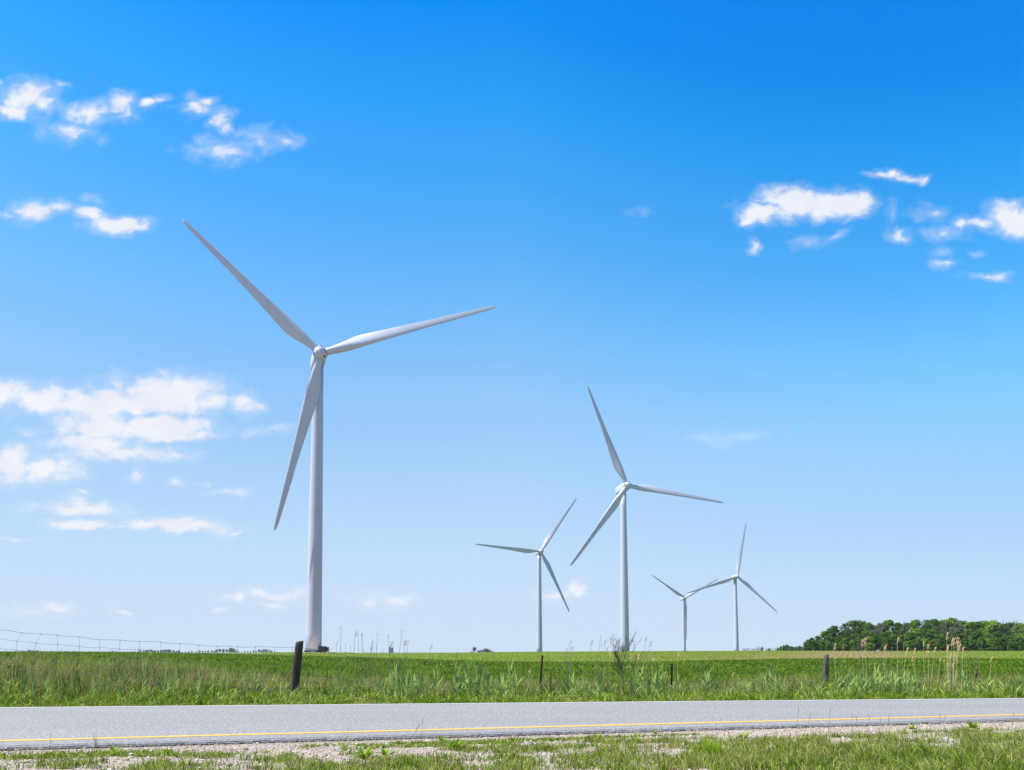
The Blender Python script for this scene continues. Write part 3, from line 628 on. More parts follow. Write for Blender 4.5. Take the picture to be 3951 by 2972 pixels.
# --- foreground verge
x, y = scatter(420000, 6.6, 16, pad=1.25); e = ln(NEAR, x)-y                     # distance on the near side of the road
pxx, pyy = topix(x, y, -.05)
big = fbm(x*.55, y*1.1, 21); small = fbm(x*2.6, y*4.5, 33); tall = fbm(x*.9+7, y*1.4, 41)
nearness = np.clip((pyy-2800)/170, 0, 1)
cover = .33+.62*(big-.5)*1.6+.8*(small-.5)*1.6+.30*(nearness-.35)+np.interp(pxx, [0, 900, 1600, 2300, 2700, 2900, 3951], [-.03, -.02, -.02, -.08, -.04, .06, .16])
cover -= np.where((pxx < 1100) & (pyy > 2925), .22, 0)*np.interp(pyy, [2925, 2972], [1, .7])
cover = np.where(e < np.interp(pxx, [0, 1000, 2000, 3000, 3951], [.40, .5, .75, 1.1, 1.0])+.5*(small-.5), cover-.6, cover)
moss = (e > .5) & (e < np.interp(pxx, [0, 1000, 2000, 2600], [1.0, 1.3, .9, .6])) & (big+small > .93) & (pxx < 2700)
cover = np.where(moss, .7, cover)
ok = (e > .06) & (rng.uniform(size=len(x)) < np.clip((cover-.40)*3.0, .0, .75))
x, y, e, tall, pxx, pyy, moss, nearness = [q[ok] for q in (x, y, e, tall, pxx, pyy, moss, nearness)]
h = rng.gamma(3.5, .011, len(x))+.012+np.clip(nearness*np.interp(pxx, [0, 1500, 2400, 2900, 3951], [.03, .06, .07, .13, .16])*(tall*1.6), 0, .22)*rng.uniform(.4, 1.2, len(x))
h = np.where(moss, rng.uniform(.02, .06, len(x)), h)
w = rng.uniform(.005, .012, len(x))+np.where(moss, .006, 0)
mi = np.array([1, 0, 2, 4, 3, 5, 6])[pickc(x, y, [3.6, 2.8, 2.2, 1.2, 1.4, .8, .3], 9)]
mi = np.where(moss, pick(len(x), [3, 2, 0, 0, 0, 3, .4]), mi); h *= .55+.9*vnoise(x*7, y*6, 77)
P = np.stack([x, y, np.full(len(x), -.055)], 1)
blades('verge_grass', P, h, w, rng.gamma(2, .22, len(x)), [G['bright'], G['mid'], G['olive'], G['tan'], G['pale'], G['moss'], G['mossr']], mi, seed=11)
# --- stones of the shoulder
def stones(name, x, y, z, s, mats, mi, seed=3):
    g = np.random.default_rng(seed); n = len(x)
    t = (1+5**.5)/2; V0 = np.array([(-1, t, 0), (1, t, 0), (-1, -t, 0), (1, -t, 0), (0, -1, t), (0, 1, t), (0, -1, -t), (0, 1, -t), (t, 0, -1), (t, 0, 1), (-t, 0, -1), (-t, 0, 1)])/np.hypot(1, t)
    F0 = np.array([(0,11,5),(0,5,1),(0,1,7),(0,7,10),(0,10,11),(1,5,9),(5,11,4),(11,10,2),(10,7,6),(7,1,8),(3,9,4),(3,4,2),(3,2,6),(3,6,8),(3,8,9),(4,9,5),(2,4,11),(6,2,10),(8,6,7),(9,8,1)])
    K = g.uniform(.72, 1.2, (n, 12, 1)); a = g.uniform(0, 6.28, n); ca, sa = np.cos(a), np.sin(a)
    sc_ = np.stack([s*g.uniform(.8, 1.5, n), s*g.uniform(.6, 1, n), s*g.uniform(.4, .8, n)], 1)
    V = V0[None]*K*sc_[:, None]; X = V[..., 0]*ca[:, None]-V[..., 1]*sa[:, None]; Y = V[..., 0]*sa[:, None]+V[..., 1]*ca[:, None]
    V = np.stack([X+x[:, None], Y+y[:, None], V[..., 2]+(z+s*.15)[:, None]], -1).reshape(-1, 3)
    loops = (np.arange(n)[:, None, None]*12+F0[None]).reshape(-1)
    o = link(name, np_mesh(name, V, loops, np.full(n*20, 3), mats, np.repeat(mi, 20))); return tag(o, kind='stuff')
ST = [mat('stone_beige', (.42, .35, .28), .9), mat('stone_pink', (.44, .33, .26), .9), mat('stone_white', (.58, .54, .49), .85), mat('stone_grey', (.26, .26, .27), .9), mat('stone_tan', (.36, .28, .2), .9)]
x, y = scatter(60000, 6.8, 15.5, pad=1.22); e = ln(NEAR, x)-y; ok = (e > -.03); x, y, e = x[ok], y[ok], e[ok]
s = rng.gamma(3, .0034, len(x))+.004; s = np.where(e < .5, s*.8, s)
stones('shoulder_gravel', x, y, np.full(len(x), -.05), s, ST, pick(len(x), [4, 2.5, 2, 1.2, 1.6]))
x = rng.uniform(-14, 16, 9000); y = ln(NEAR, x)+rng.normal(.05, .07, 9000)
stones('broken_asphalt', x, y, np.full(len(x), -.03), rng.uniform(.006, .016, len(x)), [M['asphalt_edge'], ST[3], ST[0]], pick(len(x), [4, 1.5, 1]), 5)

# --- far verge
def verge(n, e0, e1, hfn, wr, mats, pr, name, seed, lean=(2, .14), dens=None):
    x = rng.uniform(-21, 24, n); e = rng.uniform(e0, e1, n); y = ln(FAR, x)+e
    z = zter(x, y)
    k = np.ones(n, bool) if dens is None else rng.uniform(size=n) < dens(x, y, e)
    x, y, e, z = x[k], y[k], e[k], z[k]; h = hfn(x, y, e)*(.6+.8*vnoise(x*4.5, y*3, seed)); w = rng.uniform(*wr, len(x))
    blades(name, np.stack([x, y, z-.01], 1), h, w, rng.gamma(lean[0], lean[1], len(x)), mats, pickc(x, y, pr, 6, .35, seed), seed=seed)
lf = lambda x: np.interp(x, [-14, -11, -8.5, -7, -5, 0, 6, 16], [1.5, 1.4, 1.15, .9, .8, .9, .85, .9])
verge(60000, -.05, 1.1, lambda x, y, e: rng.gamma(4, .025, len(x))*(.45+e*.8)+.03, (.012, .026), [G['mid'], G['weed'], G['bright'], G['pale'], G['tan']], [2.6, 3, 4, 1.2, .8], 'short_verge_grass', 21, (2, .25))
cl_ = lambda x, y, e: np.clip(fbm(x*1.6, y*1.3, 61)*3.2-.75, .12, 1)
verge(16000, .25, 3.2, lambda x, y, e: rng.uniform(.16, .42, len(x))*(.6+.25*e), (.022, .045), [G['mid'], G['weed'], G['bright'], G['pale'], G['reed']], [1.5, 2.5, 3, 2, 2.5], 'broadleaf_verge', 24, (3, .16), dens=lambda x, y, e: np.clip(fbm(x*1.1, y*1.1, 71)*4-1.7, 0.04, 1))
verge(120000, .5, 7.0, lambda x, y, e: lf(x)*(.13+.34*ss((e-.9)/2.8))*rng.uniform(.5, 1.25, len(x))*(.7+.6*fbm(x*.9, y*.9, 3)), (.008, .016), [G['deep'], G['mid'], G['olive'], G['bright'], G['pale'], G['tan']], [1.6, 2.6, 2.6, 2.4, 1.8, 1.2], 'tall_verge_grass', 22, dens=cl_)
# fine tan seed heads
verge(18000, 1.6, 7.0, lambda x, y, e: lf(x)*rng.uniform(.38, .66, len(x))*(.75+.5*fbm(x*.9, y*.9, 3)), (.005, .010), [G['tan'], G['seed'], G['olive']], [3, 2, 1], 'dry_verge_grass', 23, (2, .12),
      dens=lambda x, y, e: np.clip(fbm(x*.5, y*.5, 12)*2.4-.6+np.where(x < -6, .5, 0), 0.1, 1))
# --- near green field
def field(n, y0, y1, wr, hr, mats, pr, name, seed, dens=None, sub=lambda x, y: y > ln(FIELD0, x)-.5):
    x, y = scatter(n, y0, y1, pad=1.12); k = sub(x, y)
    if dens is not None: k &= rng.uniform(size=n) < dens(x, y)
    x, y = x[k], y[k]; h = rng.uniform(*hr, len(x))*(.75+.5*fbm(x*.3, y*.3, 5)); w = rng.uniform(*wr, len(x))
    blades(name, np.stack([x, y, zter(x, y)-.02], 1), h, w, rng.gamma(2, .16, len(x)), mats, pickc(x, y, pr, 60./y0, .5, seed), seed=seed)
FM = [G['deep'], G['mid'], G['field'], G['field2'], G['pale']]
field(120000, 20, 48, (.018, .036), (.22, .42), FM, [2.2, 1.2, 5, 1.6, .3], 'field_grass', 31)
def d2(x, y): 
    p = CX+F*x/y; lim = np.interp(p, [0, 500, 1000, 1500, 2000, 2500, 3000, 3500, 3951], [204, 190, 112, 102, 98, 98, 100, 100, 100]); return (y < lim+2*(fbm(x*.2, y*.2, 8)-.5)).astype(float)
field(150000, 48, 112, (.05, .10), (.2, .38), FM, [2.2, 1.2, 5, 1.6, .25], 'distant_field_grass', 32, d2)
field(60000, 112, 206, (.12, .24), (.22, .45), FM, [2, 1.4, 5, 1.4, .3], 'far_field_grass', 33, lambda x, y: d2(x, y)*(CX+F*x/y < 1300))
# --- seedling rows of the upper field
e_ = np.array([.401, .916]); q_ = np.array([.916, -.401]); SP = .95
n = 420000; x, y = scatter(n, 99, 228, pad=1.12)
a = x*e_[0]+y*e_[1]; b = x*q_[0]+y*q_[1]; b = np.round(b/SP)*SP+rng.normal(0, .055, n)+.10*np.sin(a*.05)
x = a*e_[0]+b*q_[0]; y = a*e_[1]+b*q_[1]; p = CX+F*x/np.maximum(y, 1)
keep = (y > 99) & (y < 229) & (np.hypot(x+52, y-206) > 9) & ((d2(x, y) < .5) | (y > 100)) & ~((y < 206) & (p < 1300) & (d2(x, y) > .5))
keep &= rng.uniform(size=n) < np.interp(p, [1000, 2300, 2900, 3300, 3600, 3951], [.85, .7, .6, .6, .65, .75])
x, y, p = x[keep], y[keep], p[keep]; n = len(x)
grow = np.interp(p, [1000, 2400, 2900, 3300, 3700, 3951], [1.3, 1.1, .8, .75, .95, 1.1])
blades('seedling_rows', np.stack([x, y, zter(x, y)-.01], 1), rng.uniform(.13, .24, n)*grow, rng.uniform(.05, .11, n)*grow, rng.gamma(2, .3, n), [G['crop'], G['crop2'], G['field2']], pick(n, [4, 3, 1]), seed=51)

# ---------------------------------------------------------------- reeds
def leaf_strip(mb, base, az, L_, w, rise, droop, m=0, twist=0):
    d = Vector((math.cos(az), math.sin(az), 0)); s0 = Vector((-math.sin(az), math.cos(az), 0)); up = Vector((0, 0, 1)); n = 6; vs = []; fs = []
    for i in range(n+1):
        t = i/n; ang = rise-droop*t*t; dr = d*math.cos(ang)+up*math.sin(ang); nr = dr.cross(s0)
        p = Vector(base) if i == 0 else p+dr*(L_/n)
        tw = twist*(1-.35*t); side = s0*math.cos(tw)+nr*math.sin(tw); bend = nr*math.cos(tw)-s0*math.sin(tw)
        ww = w*(.45+1.1*t/.7 if t < .35 else (1-(t-.35)/.65)**.75+.001)
        vs += [p-side*ww/2, p-bend*(ww*.14), p+side*ww/2]
        if i: b = (i-1)*3; fs += [(b, b+1, b+4, b+3), (b+1, b+2, b+5, b+4)]
    mb.add(vs, fs, m)
def reed_parts(seed, H):
    g = random.Random(seed); st = MB(); lean = g.uniform(-.08, .08)
    sp_ = [(lean*H*t*t, g.uniform(-.01, .01), H*.72*t) for t in (0, .3, .6, 1)]; st.tube(sp_, [.008, .007, .006, .003], 6)
    lv = MB(); nl = g.randint(7, 10)
    for k in range(nl):
        t = .12+.86*k/(nl-1); side = 0 if k % 2 else math.pi; az = side+g.uniform(-.9, .9)+(math.pi/2 if g.random() < .15 else 0)
        top = t > .8
        leaf_strip(lv, (lean*H*t*t, 0, H*.72*t), az, H*(.30+.16*t)*g.uniform(.8, 1.15), .055*g.uniform(.8, 1.35)*(.8 if top else 1), g.uniform(1.3, 1.52) if top else g.uniform(1.05, 1.38), g.uniform(.0, .4) if top else g.uniform(.1, 1.1), 0, g.uniform(.5, 2.6))
    return st, lv
def to_me(mb, name, mats, smooth=False):
    o = mb.build(name, mats, None, smooth); me = o.data; bpy.data.objects.remove(o); return me
REED = []
for i in range(10):
    s_, l_ = reed_parts(200+i, 1.0); gm = G['reed'] if i % 3 else G['reedd']; REED.append((to_me(s_, 'stem', gm), to_me(l_, 'leaves', gm)))
gr = random.Random(9); posts_px = [(1145, 'the leaning dark wooden post'), (2592, 'the short steel post'), (3183, 'the upright grey wooden post'), (3760, 'the leaning rusty post'), (2090, 'the slim steel post in the centre'), (2407, 'the bare roadside shrub')]
def green_reed(px, top, d=None, tilt=0):
    x0 = (px-CX)/F
    dd = d if d else (FAR[0]+gr.uniform(.8, 2.3))/(1-FAR[1]*x0)
    p = at(px, top, dd); z0 = float(zter(p[0], p[1])); H = max(p[2]-z0, .25)
    if px < 330: w = 'far left, under the high end of the wire fence'
    elif px < 800: w = 'tall grass at left before the green field'
    elif px < 1140: w = 'verge just left of the leaning dark wooden post'
    elif px < 1460: w = 'verge right of the leaning dark wooden post'
    elif px < 1700: w = 'clump among the dead stalks left of centre'
    elif px < 2060: w = 'clump left of the slim central steel post'
    elif px < 2380: w = 'between the slim steel post and the bare shrub'
    elif px < 2580: w = 'clump right of the bare roadside shrub'
    elif px < 2900: w = 'verge right of the short steel post'
    elif px < 3175: w = 'group left of the upright grey wooden post'
    elif px < 3600: w = 'dense clump right of the grey wooden post'
    else: w = 'right end, by the leaning rusty post'
    size = 'tall' if H > .85 else ('short' if H < .6 else 'mid-height')
    T = thing('green_reed', (p[0], p[1], z0), f'{size} young green reed, {w}', 'reed', f'{size} green reeds: {w}', gr.uniform(-.5, .5)+(math.pi if gr.random() < .5 else 0))
    s = H/1.06; T.scale = (s*1.0, s*1.0, s); T.rotation_euler[1] = tilt+gr.uniform(-.06, .06)
    st, lv = gr.choice(REED); link('stem', st, T); link('leaves', lv, T)
GR = []
def gz(ox, oy, s, pts): 
    for a, b in pts: GR.append((ox+a*s, oy+b*s))
k = 1/2.212
gz(0, 2372, k, [(60,600),(205,480),(275,450),(290,520),(400,535),(430,590),(540,590),(600,500),(630,480),(690,610),(715,590),(790,560),(832,455),(810,560),(895,600),(935,455),(920,520),(1040,465),(1232,400),(1210,560),(1270,580),(1340,560),(1385,470),(1410,455),(1440,540),(1465,510),(1480,570),(1510,425),(1550,610),(1600,560),(1655,600),(1695,475),(1900,430),(1915,560),(2070,570),(2095,490),(2130,540),(2180,440),(2200,520)])
gz(1000, 2372, k, [(5,540),(95,530),(120,590),(330,600),(435,575),(520,620),(570,590),(630,520),(680,610),(740,620),(790,570),(810,600),(845,520),(880,500),(905,545),(1000,560),(1030,590),(1090,545),(1110,600),(1150,380),(1185,400),(1205,375),(1225,480),(1250,520),(1265,490),(1285,560),(1320,500),(1345,480),(1385,495),(1400,580),(1450,560),(1470,590),(1505,385),(1520,430),(1655,520),(1675,460),(1700,560),(1720,345),(1745,430),(1775,520),(1808,375),(1845,400),(1880,380),(1905,550),(1935,430),(1960,480),(2030,500),(2110,500),(2135,375),(2160,450),(2190,480)])
gz(2000, 2372, k, [(30,600),(100,480),(265,480),(330,600),(405,375),(440,500),(480,470),(500,540),(570,490),(600,560),(620,590),(660,560),(695,470),(725,540),(790,530),(830,590),(985,460),(1015,430),(1050,415),(1070,560),(1110,510),(1130,540),(1185,390),(1200,520),(1240,475),(1330,555),(1365,500),(1475,590),(1600,480),(1612,395),(1650,560),(1790,570),(1845,520),(1935,545),(1955,580),(2000,560),(2080,480),(2115,470),(2165,410),(2195,470),(1880,640),(1985,640),(2040,610)])
gz(2951, 2272, k, [(10,690),(70,635),(95,690),(130,790),(160,800),(325,750),(440,730),(455,800),(480,690),(620,700),(650,670),(640,790),(690,810),(790,690),(820,670),(840,760),(870,740),(905,720),(930,650),(960,750),(990,760),(1040,780),(1070,640),(1090,720),(1110,770),(1150,720),(1180,700),(1210,780),(1235,690),(1260,740),(1280,790),(1325,680),(1520,720),(1630,740),(1690,690),(1720,740),(1895,720),(2000,760),(2050,800),(2090,790),(2150,720),(2180,750),(1400,820),(1560,830)])
for j, (a, b) in enumerate(GR): green_reed(a, b)
for a, b in [(q, 2572+gr.uniform(0, 45)) for q in list(np.arange(1480, 1640, 13))+list(np.arange(3270, 3530, 12))+list(np.arange(1750, 1980, 22))+list(np.arange(2450, 2560, 20))]: green_reed(a+gr.uniform(-6, 6), b)

# dead reeds with plumes
def dead_parts(seed, plume, big=1.0):
    g = random.Random(seed); st = MB(); b = g.uniform(-.05, .05)
    st.tube([(b*t*t, 0, t) for t in (0, .35, .7, 1)], [.0044, .0038, .003, .002], 5); pl = MB()
    if plume:
        n = int(24*big)
        for k in range(n):
            t = g.uniform(0, 1); z = 1-.12*big*(1-t)*1.0; az = g.gauss(.4, .9); L_ = (.045+.035*(1-t))*big*g.uniform(.6, 1.3)
            p = Vector((b*z*z+.03*t*t, 0, z)); d = Vector((math.cos(az)*.8, math.sin(az)*.8, .75)).normalized(); w = .0042*big
            s_ = Vector((-math.sin(az), math.cos(az), 0))*w
            pl.add([p-s_*.3, p+s_*.3, p+d*L_*.5+s_, p+d*L_, p+d*L_*.5-s_], [(0, 1, 2, 3, 4)])
    else: pl.tube([(b, 0, 1), (b*1.05, 0, 1.05)], [.006, .001], 4)
    return st, pl
DR = {}
for key, (pm, sm, pb, bigs) in dict(tan=(G['plume'], G['stalk'], True, 1.15), dark=(G['plumed'], G['stalkg'], True, .75), thin=(G['stalkg'], G['stalkg'], False, 1)).items():
    DR[key] = []
    for i in range(4):
        s_, p_ = dead_parts(300+i, pb, bigs*(.85+.1*i)); DR[key].append((to_me(s_, 'stalk', sm), to_me(p_, 'plume', pm)))
def dead_reed(px, top, bx_, kind, d, lab, grp, base_y=None):
    p = at(px, top, d); b = at(bx_, 2650, d); z0 = float(zter(b[0], b[1])); v = Vector((p[0]-b[0], 0, p[2]-z0)); H = v.length
    T = thing('dead_reed', (b[0], b[1], z0), lab, 'reed', grp); T.rotation_euler = (0, math.atan2(v.x, v.z), 0); T.scale = (1, 1, H)
    T.scale = (1.25, 1.25, H) if kind == 'tan' else (max(H, .9), max(H, .9), H)
    st, pl = gr.choice(DR[kind]); link('stalk', st, T); link('plume', pl, T)
RT = [(595,480,610,'tan'),(650,475,655,'dark'),(790,425,800,'dark'),(812,480,825,'dark'),(840,445,845,'tan'),(865,430,872,'tan'),(888,505,890,'thin'),(930,485,935,'dark'),(952,530,955,'dark'),(998,510,995,'dark'),(1015,490,1000,'tan'),(1026,478,1018,'tan'),(1040,530,1030,'dark'),(1080,510,1060,'thin'),
      (1130,415,1128,'tan'),(1145,470,1140,'thin'),(1183,455,1160,'dark'),(1197,505,1165,'tan'),(1275,520,1285,'tan'),(1255,590,1320,'tan'),(1348,450,1365,'tan'),(1388,470,1400,'tan'),(1395,540,1470,'tan'),(1450,505,1405,'tan'),(1478,520,1465,'dark'),(1492,590,1465,'tan'),(1522,605,1570,'tan'),
      (1553,385,1565,'tan'),(1540,490,1560,'tan'),(1558,478,1570,'tan'),(1580,430,1578,'tan'),(1613,430,1608,'tan'),(1645,475,1612,'tan'),(1655,422,1625,'tan'),(1662,455,1615,'tan'),(1687,495,1675,'tan'),(1680,520,1690,'dark'),(1565,560,1572,'tan'),(1615,540,1605,'tan'),(1590,600,1580,'thin'),
      (1728,530,1730,'dark'),(1748,640,1745,'thin'),(1800,540,1785,'thin'),(1825,575,1815,'dark'),(1872,480,1790,'thin'),(1932,590,1925,'tan'),(1350,600,1410,'thin'),(1430,600,1480,'thin'),(1630,580,1605,'tan'),(1570,640,1575,'tan'),(1605,640,1600,'tan')]
for a, b, c, kd in RT:
    where = 'left part of the clump near the grey post' if a < 1080 else ('middle of the clump before the wood' if a < 1500 else ('tallest bunch of the clump at right' if a < 1710 else 'clump edge by the leaning rusty post'))
    ds = dict(tan='tan dead reed with feathery plume', dark='dark-plumed dead reed', thin='thin plumeless dead reed stalk')[kd]
    dead_reed(2951+a*k, 2272+b*k, 2951+c*k, kd, 23.3+gr.uniform(-.6, .8), ' '.join(f'{ds}, {where}'.split()[:16]), f'{ds}s: {where}')
MT = [(1000,c,d,e,f) for c, d, e, f in [(475,210,497,'tan'),(618,300,622,'thin'),(663,232,680,'dark'),(655,330,700,'thin'),(692,125,690,'thin'),(715,270,750,'thin'),(795,145,802,'dark'),(775,280,740,'thin'),(850,180,852,'thin'),(880,180,885,'thin'),(903,175,905,'thin'),(915,340,918,'dark'),(955,242,962,'dark'),(968,280,950,'dark'),(990,230,975,'thin'),(1013,180,985,'thin'),(1045,310,1055,'dark'),(1020,290,1010,'thin'),
      (1106,230,1100,'dark'),(1112,265,1112,'dark'),(1128,190,1118,'thin'),(1150,285,1148,'thin'),(1190,155,1170,'thin'),(1243,325,1240,'dark'),(1258,230,1240,'dark'),(1267,225,1272,'dark'),(1443,256,1440,'dark'),(1385,400,1388,'thin'),(1290,400,1295,'thin'),(1055,430,1056,'thin'),(940,420,930,'thin'),(825,470,828,'thin')]]
MT += [(2000,c,d,e,f) for c, d, e, f in [(443,228,446,'dark'),(418,288,405,'dark'),(435,270,440,'dark'),(600,218,592,'dark'),(678,195,650,'thin'),(690,265,670,'thin'),(741,222,730,'dark'),(735,275,705,'dark'),(775,320,790,'tan'),(568,380,570,'thin'),(655,380,640,'thin'),(950,345,955,'tan'),(1003,340,1005,'tan'),(1078,200,1070,'dark'),(1102,230,1062,'dark'),(1108,310,1115,'dark'),(1360,318,1350,'tan'),(1145,370,1140,'tan'),(1522,395,1500,'thin'),(1830,500,1845,'tan'),(2035,430,2050,'thin'),(105,480,110,'tan'),(880,330,860,'thin'),(920,370,930,'thin')]]
for ox, a, b, c, kd in MT:
    px_ = ox+a*k
    where = 'in front of the nearest turbine\'s tower' if px_ < 1240 else ('left of centre before the far silo' if px_ < 1660 else ('between the slim steel post and the bare shrub' if px_ < 2360 else 'right of the bare shrub'))
    ds = dict(tan='tan-plumed dead reed', dark='slender dead reed with dark seed head', thin='thin bare dead reed stalk')[kd]
    dead_reed(px_, 2372+b*k, ox+c*k, kd, 20.8+gr.uniform(-.6, 1.2)+max(0, (px_-1500)*.0008), f'{ds}, {where}', f'{ds}s {where}')
# ---------------------------------------------------------------- wire fence
FT = thing('wire_fence', (-5.7, 20, 0), 'woven wire farm fence on wooden and steel posts along the far side of the road', 'fence')
O = Vector(FT.location)
def fpt(px):                      # point of the fence line at chart column px
    x0 = (px-CX)/F; y = FEN[0]/(1-FEN[1]*x0); return x0*y, y
def post(name, px, top, bpx, by, r, material, lab, flat=False, dd=0):
    _, y = fpt(px); y += dd; p = at(px, top, y); b = at(bpx, by, y); zb = float(zter(b[0], b[1]))-.12
    tdir = Vector((p[0]-b[0], 0, p[2]-b[2])); e0 = Vector(b)+tdir*((zb-b[2])/tdir.z); e1 = Vector(p); mb = MB(); g = random.Random(int(px))
    if flat:                      # T-section steel post
        ax = (e1-e0).normalized(); sx = Vector((1, 0, 0)); sy = ax.cross(sx)
        for (cx_, cy_, wx, wy) in ((0, 0, r, r*.25), (0, r*.6, r*.22, r*.6)):
            rr = [[e-O+sx*(cx_+i*wx)+sy*(cy_+j*wy) for i, j in ((1, 1), (-1, 1), (-1, -1), (1, -1))] for e in (e0, e1)]; mb.rings(rr)
    else:
        n = 14; rings = []; wob = [g.uniform(.9, 1.08) for _ in range(n)]
        for i in range(12):
            t = i/11; c = e0.lerp(e1, t)-O; q = r*(1.06-.1*t); slope = .02 if i == 11 else 0
            rings.append([c+Vector((math.cos(2*math.pi*j/n)*q*wob[j]*(1+g.uniform(-.03, .03)), math.sin(2*math.pi*j/n)*q*wob[j], (math.cos(2*math.pi*j/n)*slope if slope else 0))) for j in range(n)])
        c = e1-O+Vector((0, 0, .012)); rings.append([c+Vector((math.cos(2*math.pi*j/n)*r*.8, math.sin(2*math.pi*j/n)*r*.8, math.cos(2*math.pi*j/n)*.015)) for j in range(n)])
        mb.rings(rings)
    return tag(mb.build(name, material, FT, not flat), lab)
post('wooden_post', 1156.5, 2477, 1134, 2684, .103, M['wood'], 'thick dark wooden post leaning right in front of the nearest turbine')
post('wooden_post', 3188, 2528, 3187, 2665, .082, M['wood2'], 'upright weathered grey wooden post')
post('wooden_post', -240, 2415, -250, 2690, .10, M['wood'], 'dark wooden post')
post('wooden_post', 4330, 2540, 4330, 2660, .085, M['wood2'], 'grey wooden post')
post('metal_post', 2093, 2529, 2084, 2660, .027, M['iron'], 'slim dark steel post in the centre', True)
post('metal_post', 2592.5, 2560, 2591, 2697, .027, M['iron'], 'short dark steel post', True, -1.2)
post('rusty_post', 3776, 2582, 3745, 2672, .03, M['rust'], 'rusty steel post leaning far to the right', True)
WT = [(-240, 2418), (0, 2431), (90, 2443), (164, 2450), (225, 2451), (309, 2458), (387, 2466), (469, 2471), (543, 2476), (625, 2481), (699, 2485), (769, 2489), (843, 2492), (920, 2495), (989, 2498), (1063, 2499), (1145, 2500), (1199, 2505), (1330, 2527), (1440, 2545), (1581, 2553), (1707, 2560), (1850, 2562), (1980, 2558), (2090, 2553), (2170, 2557), (2280, 2565), (2430, 2570), (2592, 2566), (2700, 2570), (2845, 2571), (3000, 2572), (3090, 2567), (3183, 2561), (3300, 2566), (3450, 2574), (3600, 2588), (3755, 2597), (3900, 2600), (4330, 2590)]
wp = np.array(WT, float)
def wirept(px, row, jit=True):
    x, y = fpt(px); t = float(np.interp(px, wp[:, 0], wp[:, 1])); p = at(px, t, y)
    gap = [0, .215, .43, .65, .85, 1.03][row]
    p = p-np.array([0, 0, gap]); j = math.sin(px*.045+row*2.1)*.008+math.sin(px*.013+row)*.012
    return Vector((p[0], p[1]-.06, p[2]+j))-O
mb = MB(); stays = [-240, -160, -80, 0]+[91, 164, 225, 309, 387, 469, 543, 625, 699, 769, 843, 920, 989, 1063, 1131]
q = 1199
while q < 4330: stays.append(q); q += 74+gr.uniform(-6, 6)
for row in range(6):
    pts = [wirept(q, row) for q in np.arange(-240, 4331, 18)]
    mb.tube(pts, .0032 if row else .0038, 4)
for s_ in stays:
    kink = -18 if 60 < s_ < 200 else (5 if s_ < 420 else gr.uniform(-4, 4)); lo = gr.uniform(-12, -4)
    cols = [s_, s_+kink, s_+kink+lo*.2, s_+kink+lo*.6, s_+kink+lo, s_+kink+lo*1.2]
    pts = [wirept(c, r) for r, c in enumerate(cols)]; mb.tube(pts, .0028, 4)
    for r, pnt in enumerate(pts): mb.tube([pnt+Vector((0, 0, -.012)), pnt+Vector((0, 0, .012))], .008, 5)
mb.build('wire_mesh', M['wire'], FT)
# ---------------------------------------------------------------- bare roadside shrub
x0, y0 = fpt(2407); y0 -= 1.0; b = at(2407, 2690, y0); z0 = float(zter(b[0], b[1]))
SH = thing('bare_shrub', (b[0], b[1], z0-.02), 'almost leafless dark shrub with fine twigs in front of the second largest turbine', 'shrub')
me = bare_mesh('branches', 414, 2.05, .62, M['twig'], 4, .010, 15, .0024); link('branches', me, SH)
mb = MB(); g = random.Random(8)
for q in range(240):
    c = Vector((g.gauss(.02, .13), g.gauss(0, .12), g.uniform(.05, .62))); leaf_strip(mb, c, g.uniform(0, 6.28), .05, .03, g.uniform(0, 1.2), .5)
mb.build('leaves', G['weed'], SH)
# brown dock spike and low bushes
def spike(px, top, d, lab, material):
    p = at(px, top, d); z0 = float(zter(p[0], p[1])); H = p[2]-z0; T = thing('dock_plant', (p[0], p[1], z0), lab, 'plant'); g = random.Random(int(px)); mb = MB(); mb.tube([(0, 0, 0), (.01, 0, H)], [.006, .003], 5); mb.build('stem', material, T)
    mb = MB()
    for q in range(260):
        t = g.uniform(.25, 1); c = Vector((g.gauss(0, .022), g.gauss(0, .022), H*t)); leaf_strip(mb, c, g.uniform(0, 6.28), .02, .014, .4, .3)
    mb.tube([(0, 0, H*.25), (.01, 0, H)], .016, 6); mb.build('seed_head', material, T)
M['dock'] = mat('dock_brown', (.16, .06, .03), .9, (.24, .10, .05), 20)
spike(2124, 2590, 20.3, 'rust-brown dock seed spike right of the slim central steel post', M['dock'])
def leafy_bush(px, top, d, w, lab, material, n=420, ls=.06):
    p = at(px, top, d); z0 = float(zter(p[0], p[1])); H = p[2]-z0; T = thing('leafy_bush', (p[0], p[1], z0), lab, 'bush'); g = random.Random(int(px)+3); st = MB(); lv = MB()
    for q in range(7):
        e = Vector((g.gauss(0, w*.4), g.gauss(0, w*.3), H*g.uniform(.6, .95))); st.tube([(0, 0, 0), e*.5+Vector((0, 0, .03)), e], [.007, .005, .003], 5)
        for j in range(n//7):
            t = g.uniform(.3, 1.05); c = e*t+Vector((g.gauss(0, .05), g.gauss(0, .05), g.gauss(0, .04))); leaf_strip(lv, c, g.uniform(0, 6.28), ls, ls*.6, g.uniform(-.3, 1.1), .6)
    st.build('stems', M['twig'], T); lv.build('leaves', material, T)
leafy_bush(56, 2546, 20.0, .25, 'small dark green leafy bush in the tall grass at the far left', G['mid'])
leafy_bush(3540, 2618, 24, .4, 'dark green leafy bush behind the plumed reeds', G['mid'])
leafy_bush(3220, 2628, 24, .35, 'low dark green bush right behind the upright grey wooden post', G['mid'])
leafy_bush(3380, 2640, 23.5, .35, 'low green bush at the foot of the reed clump right of the grey post', G['weed'])
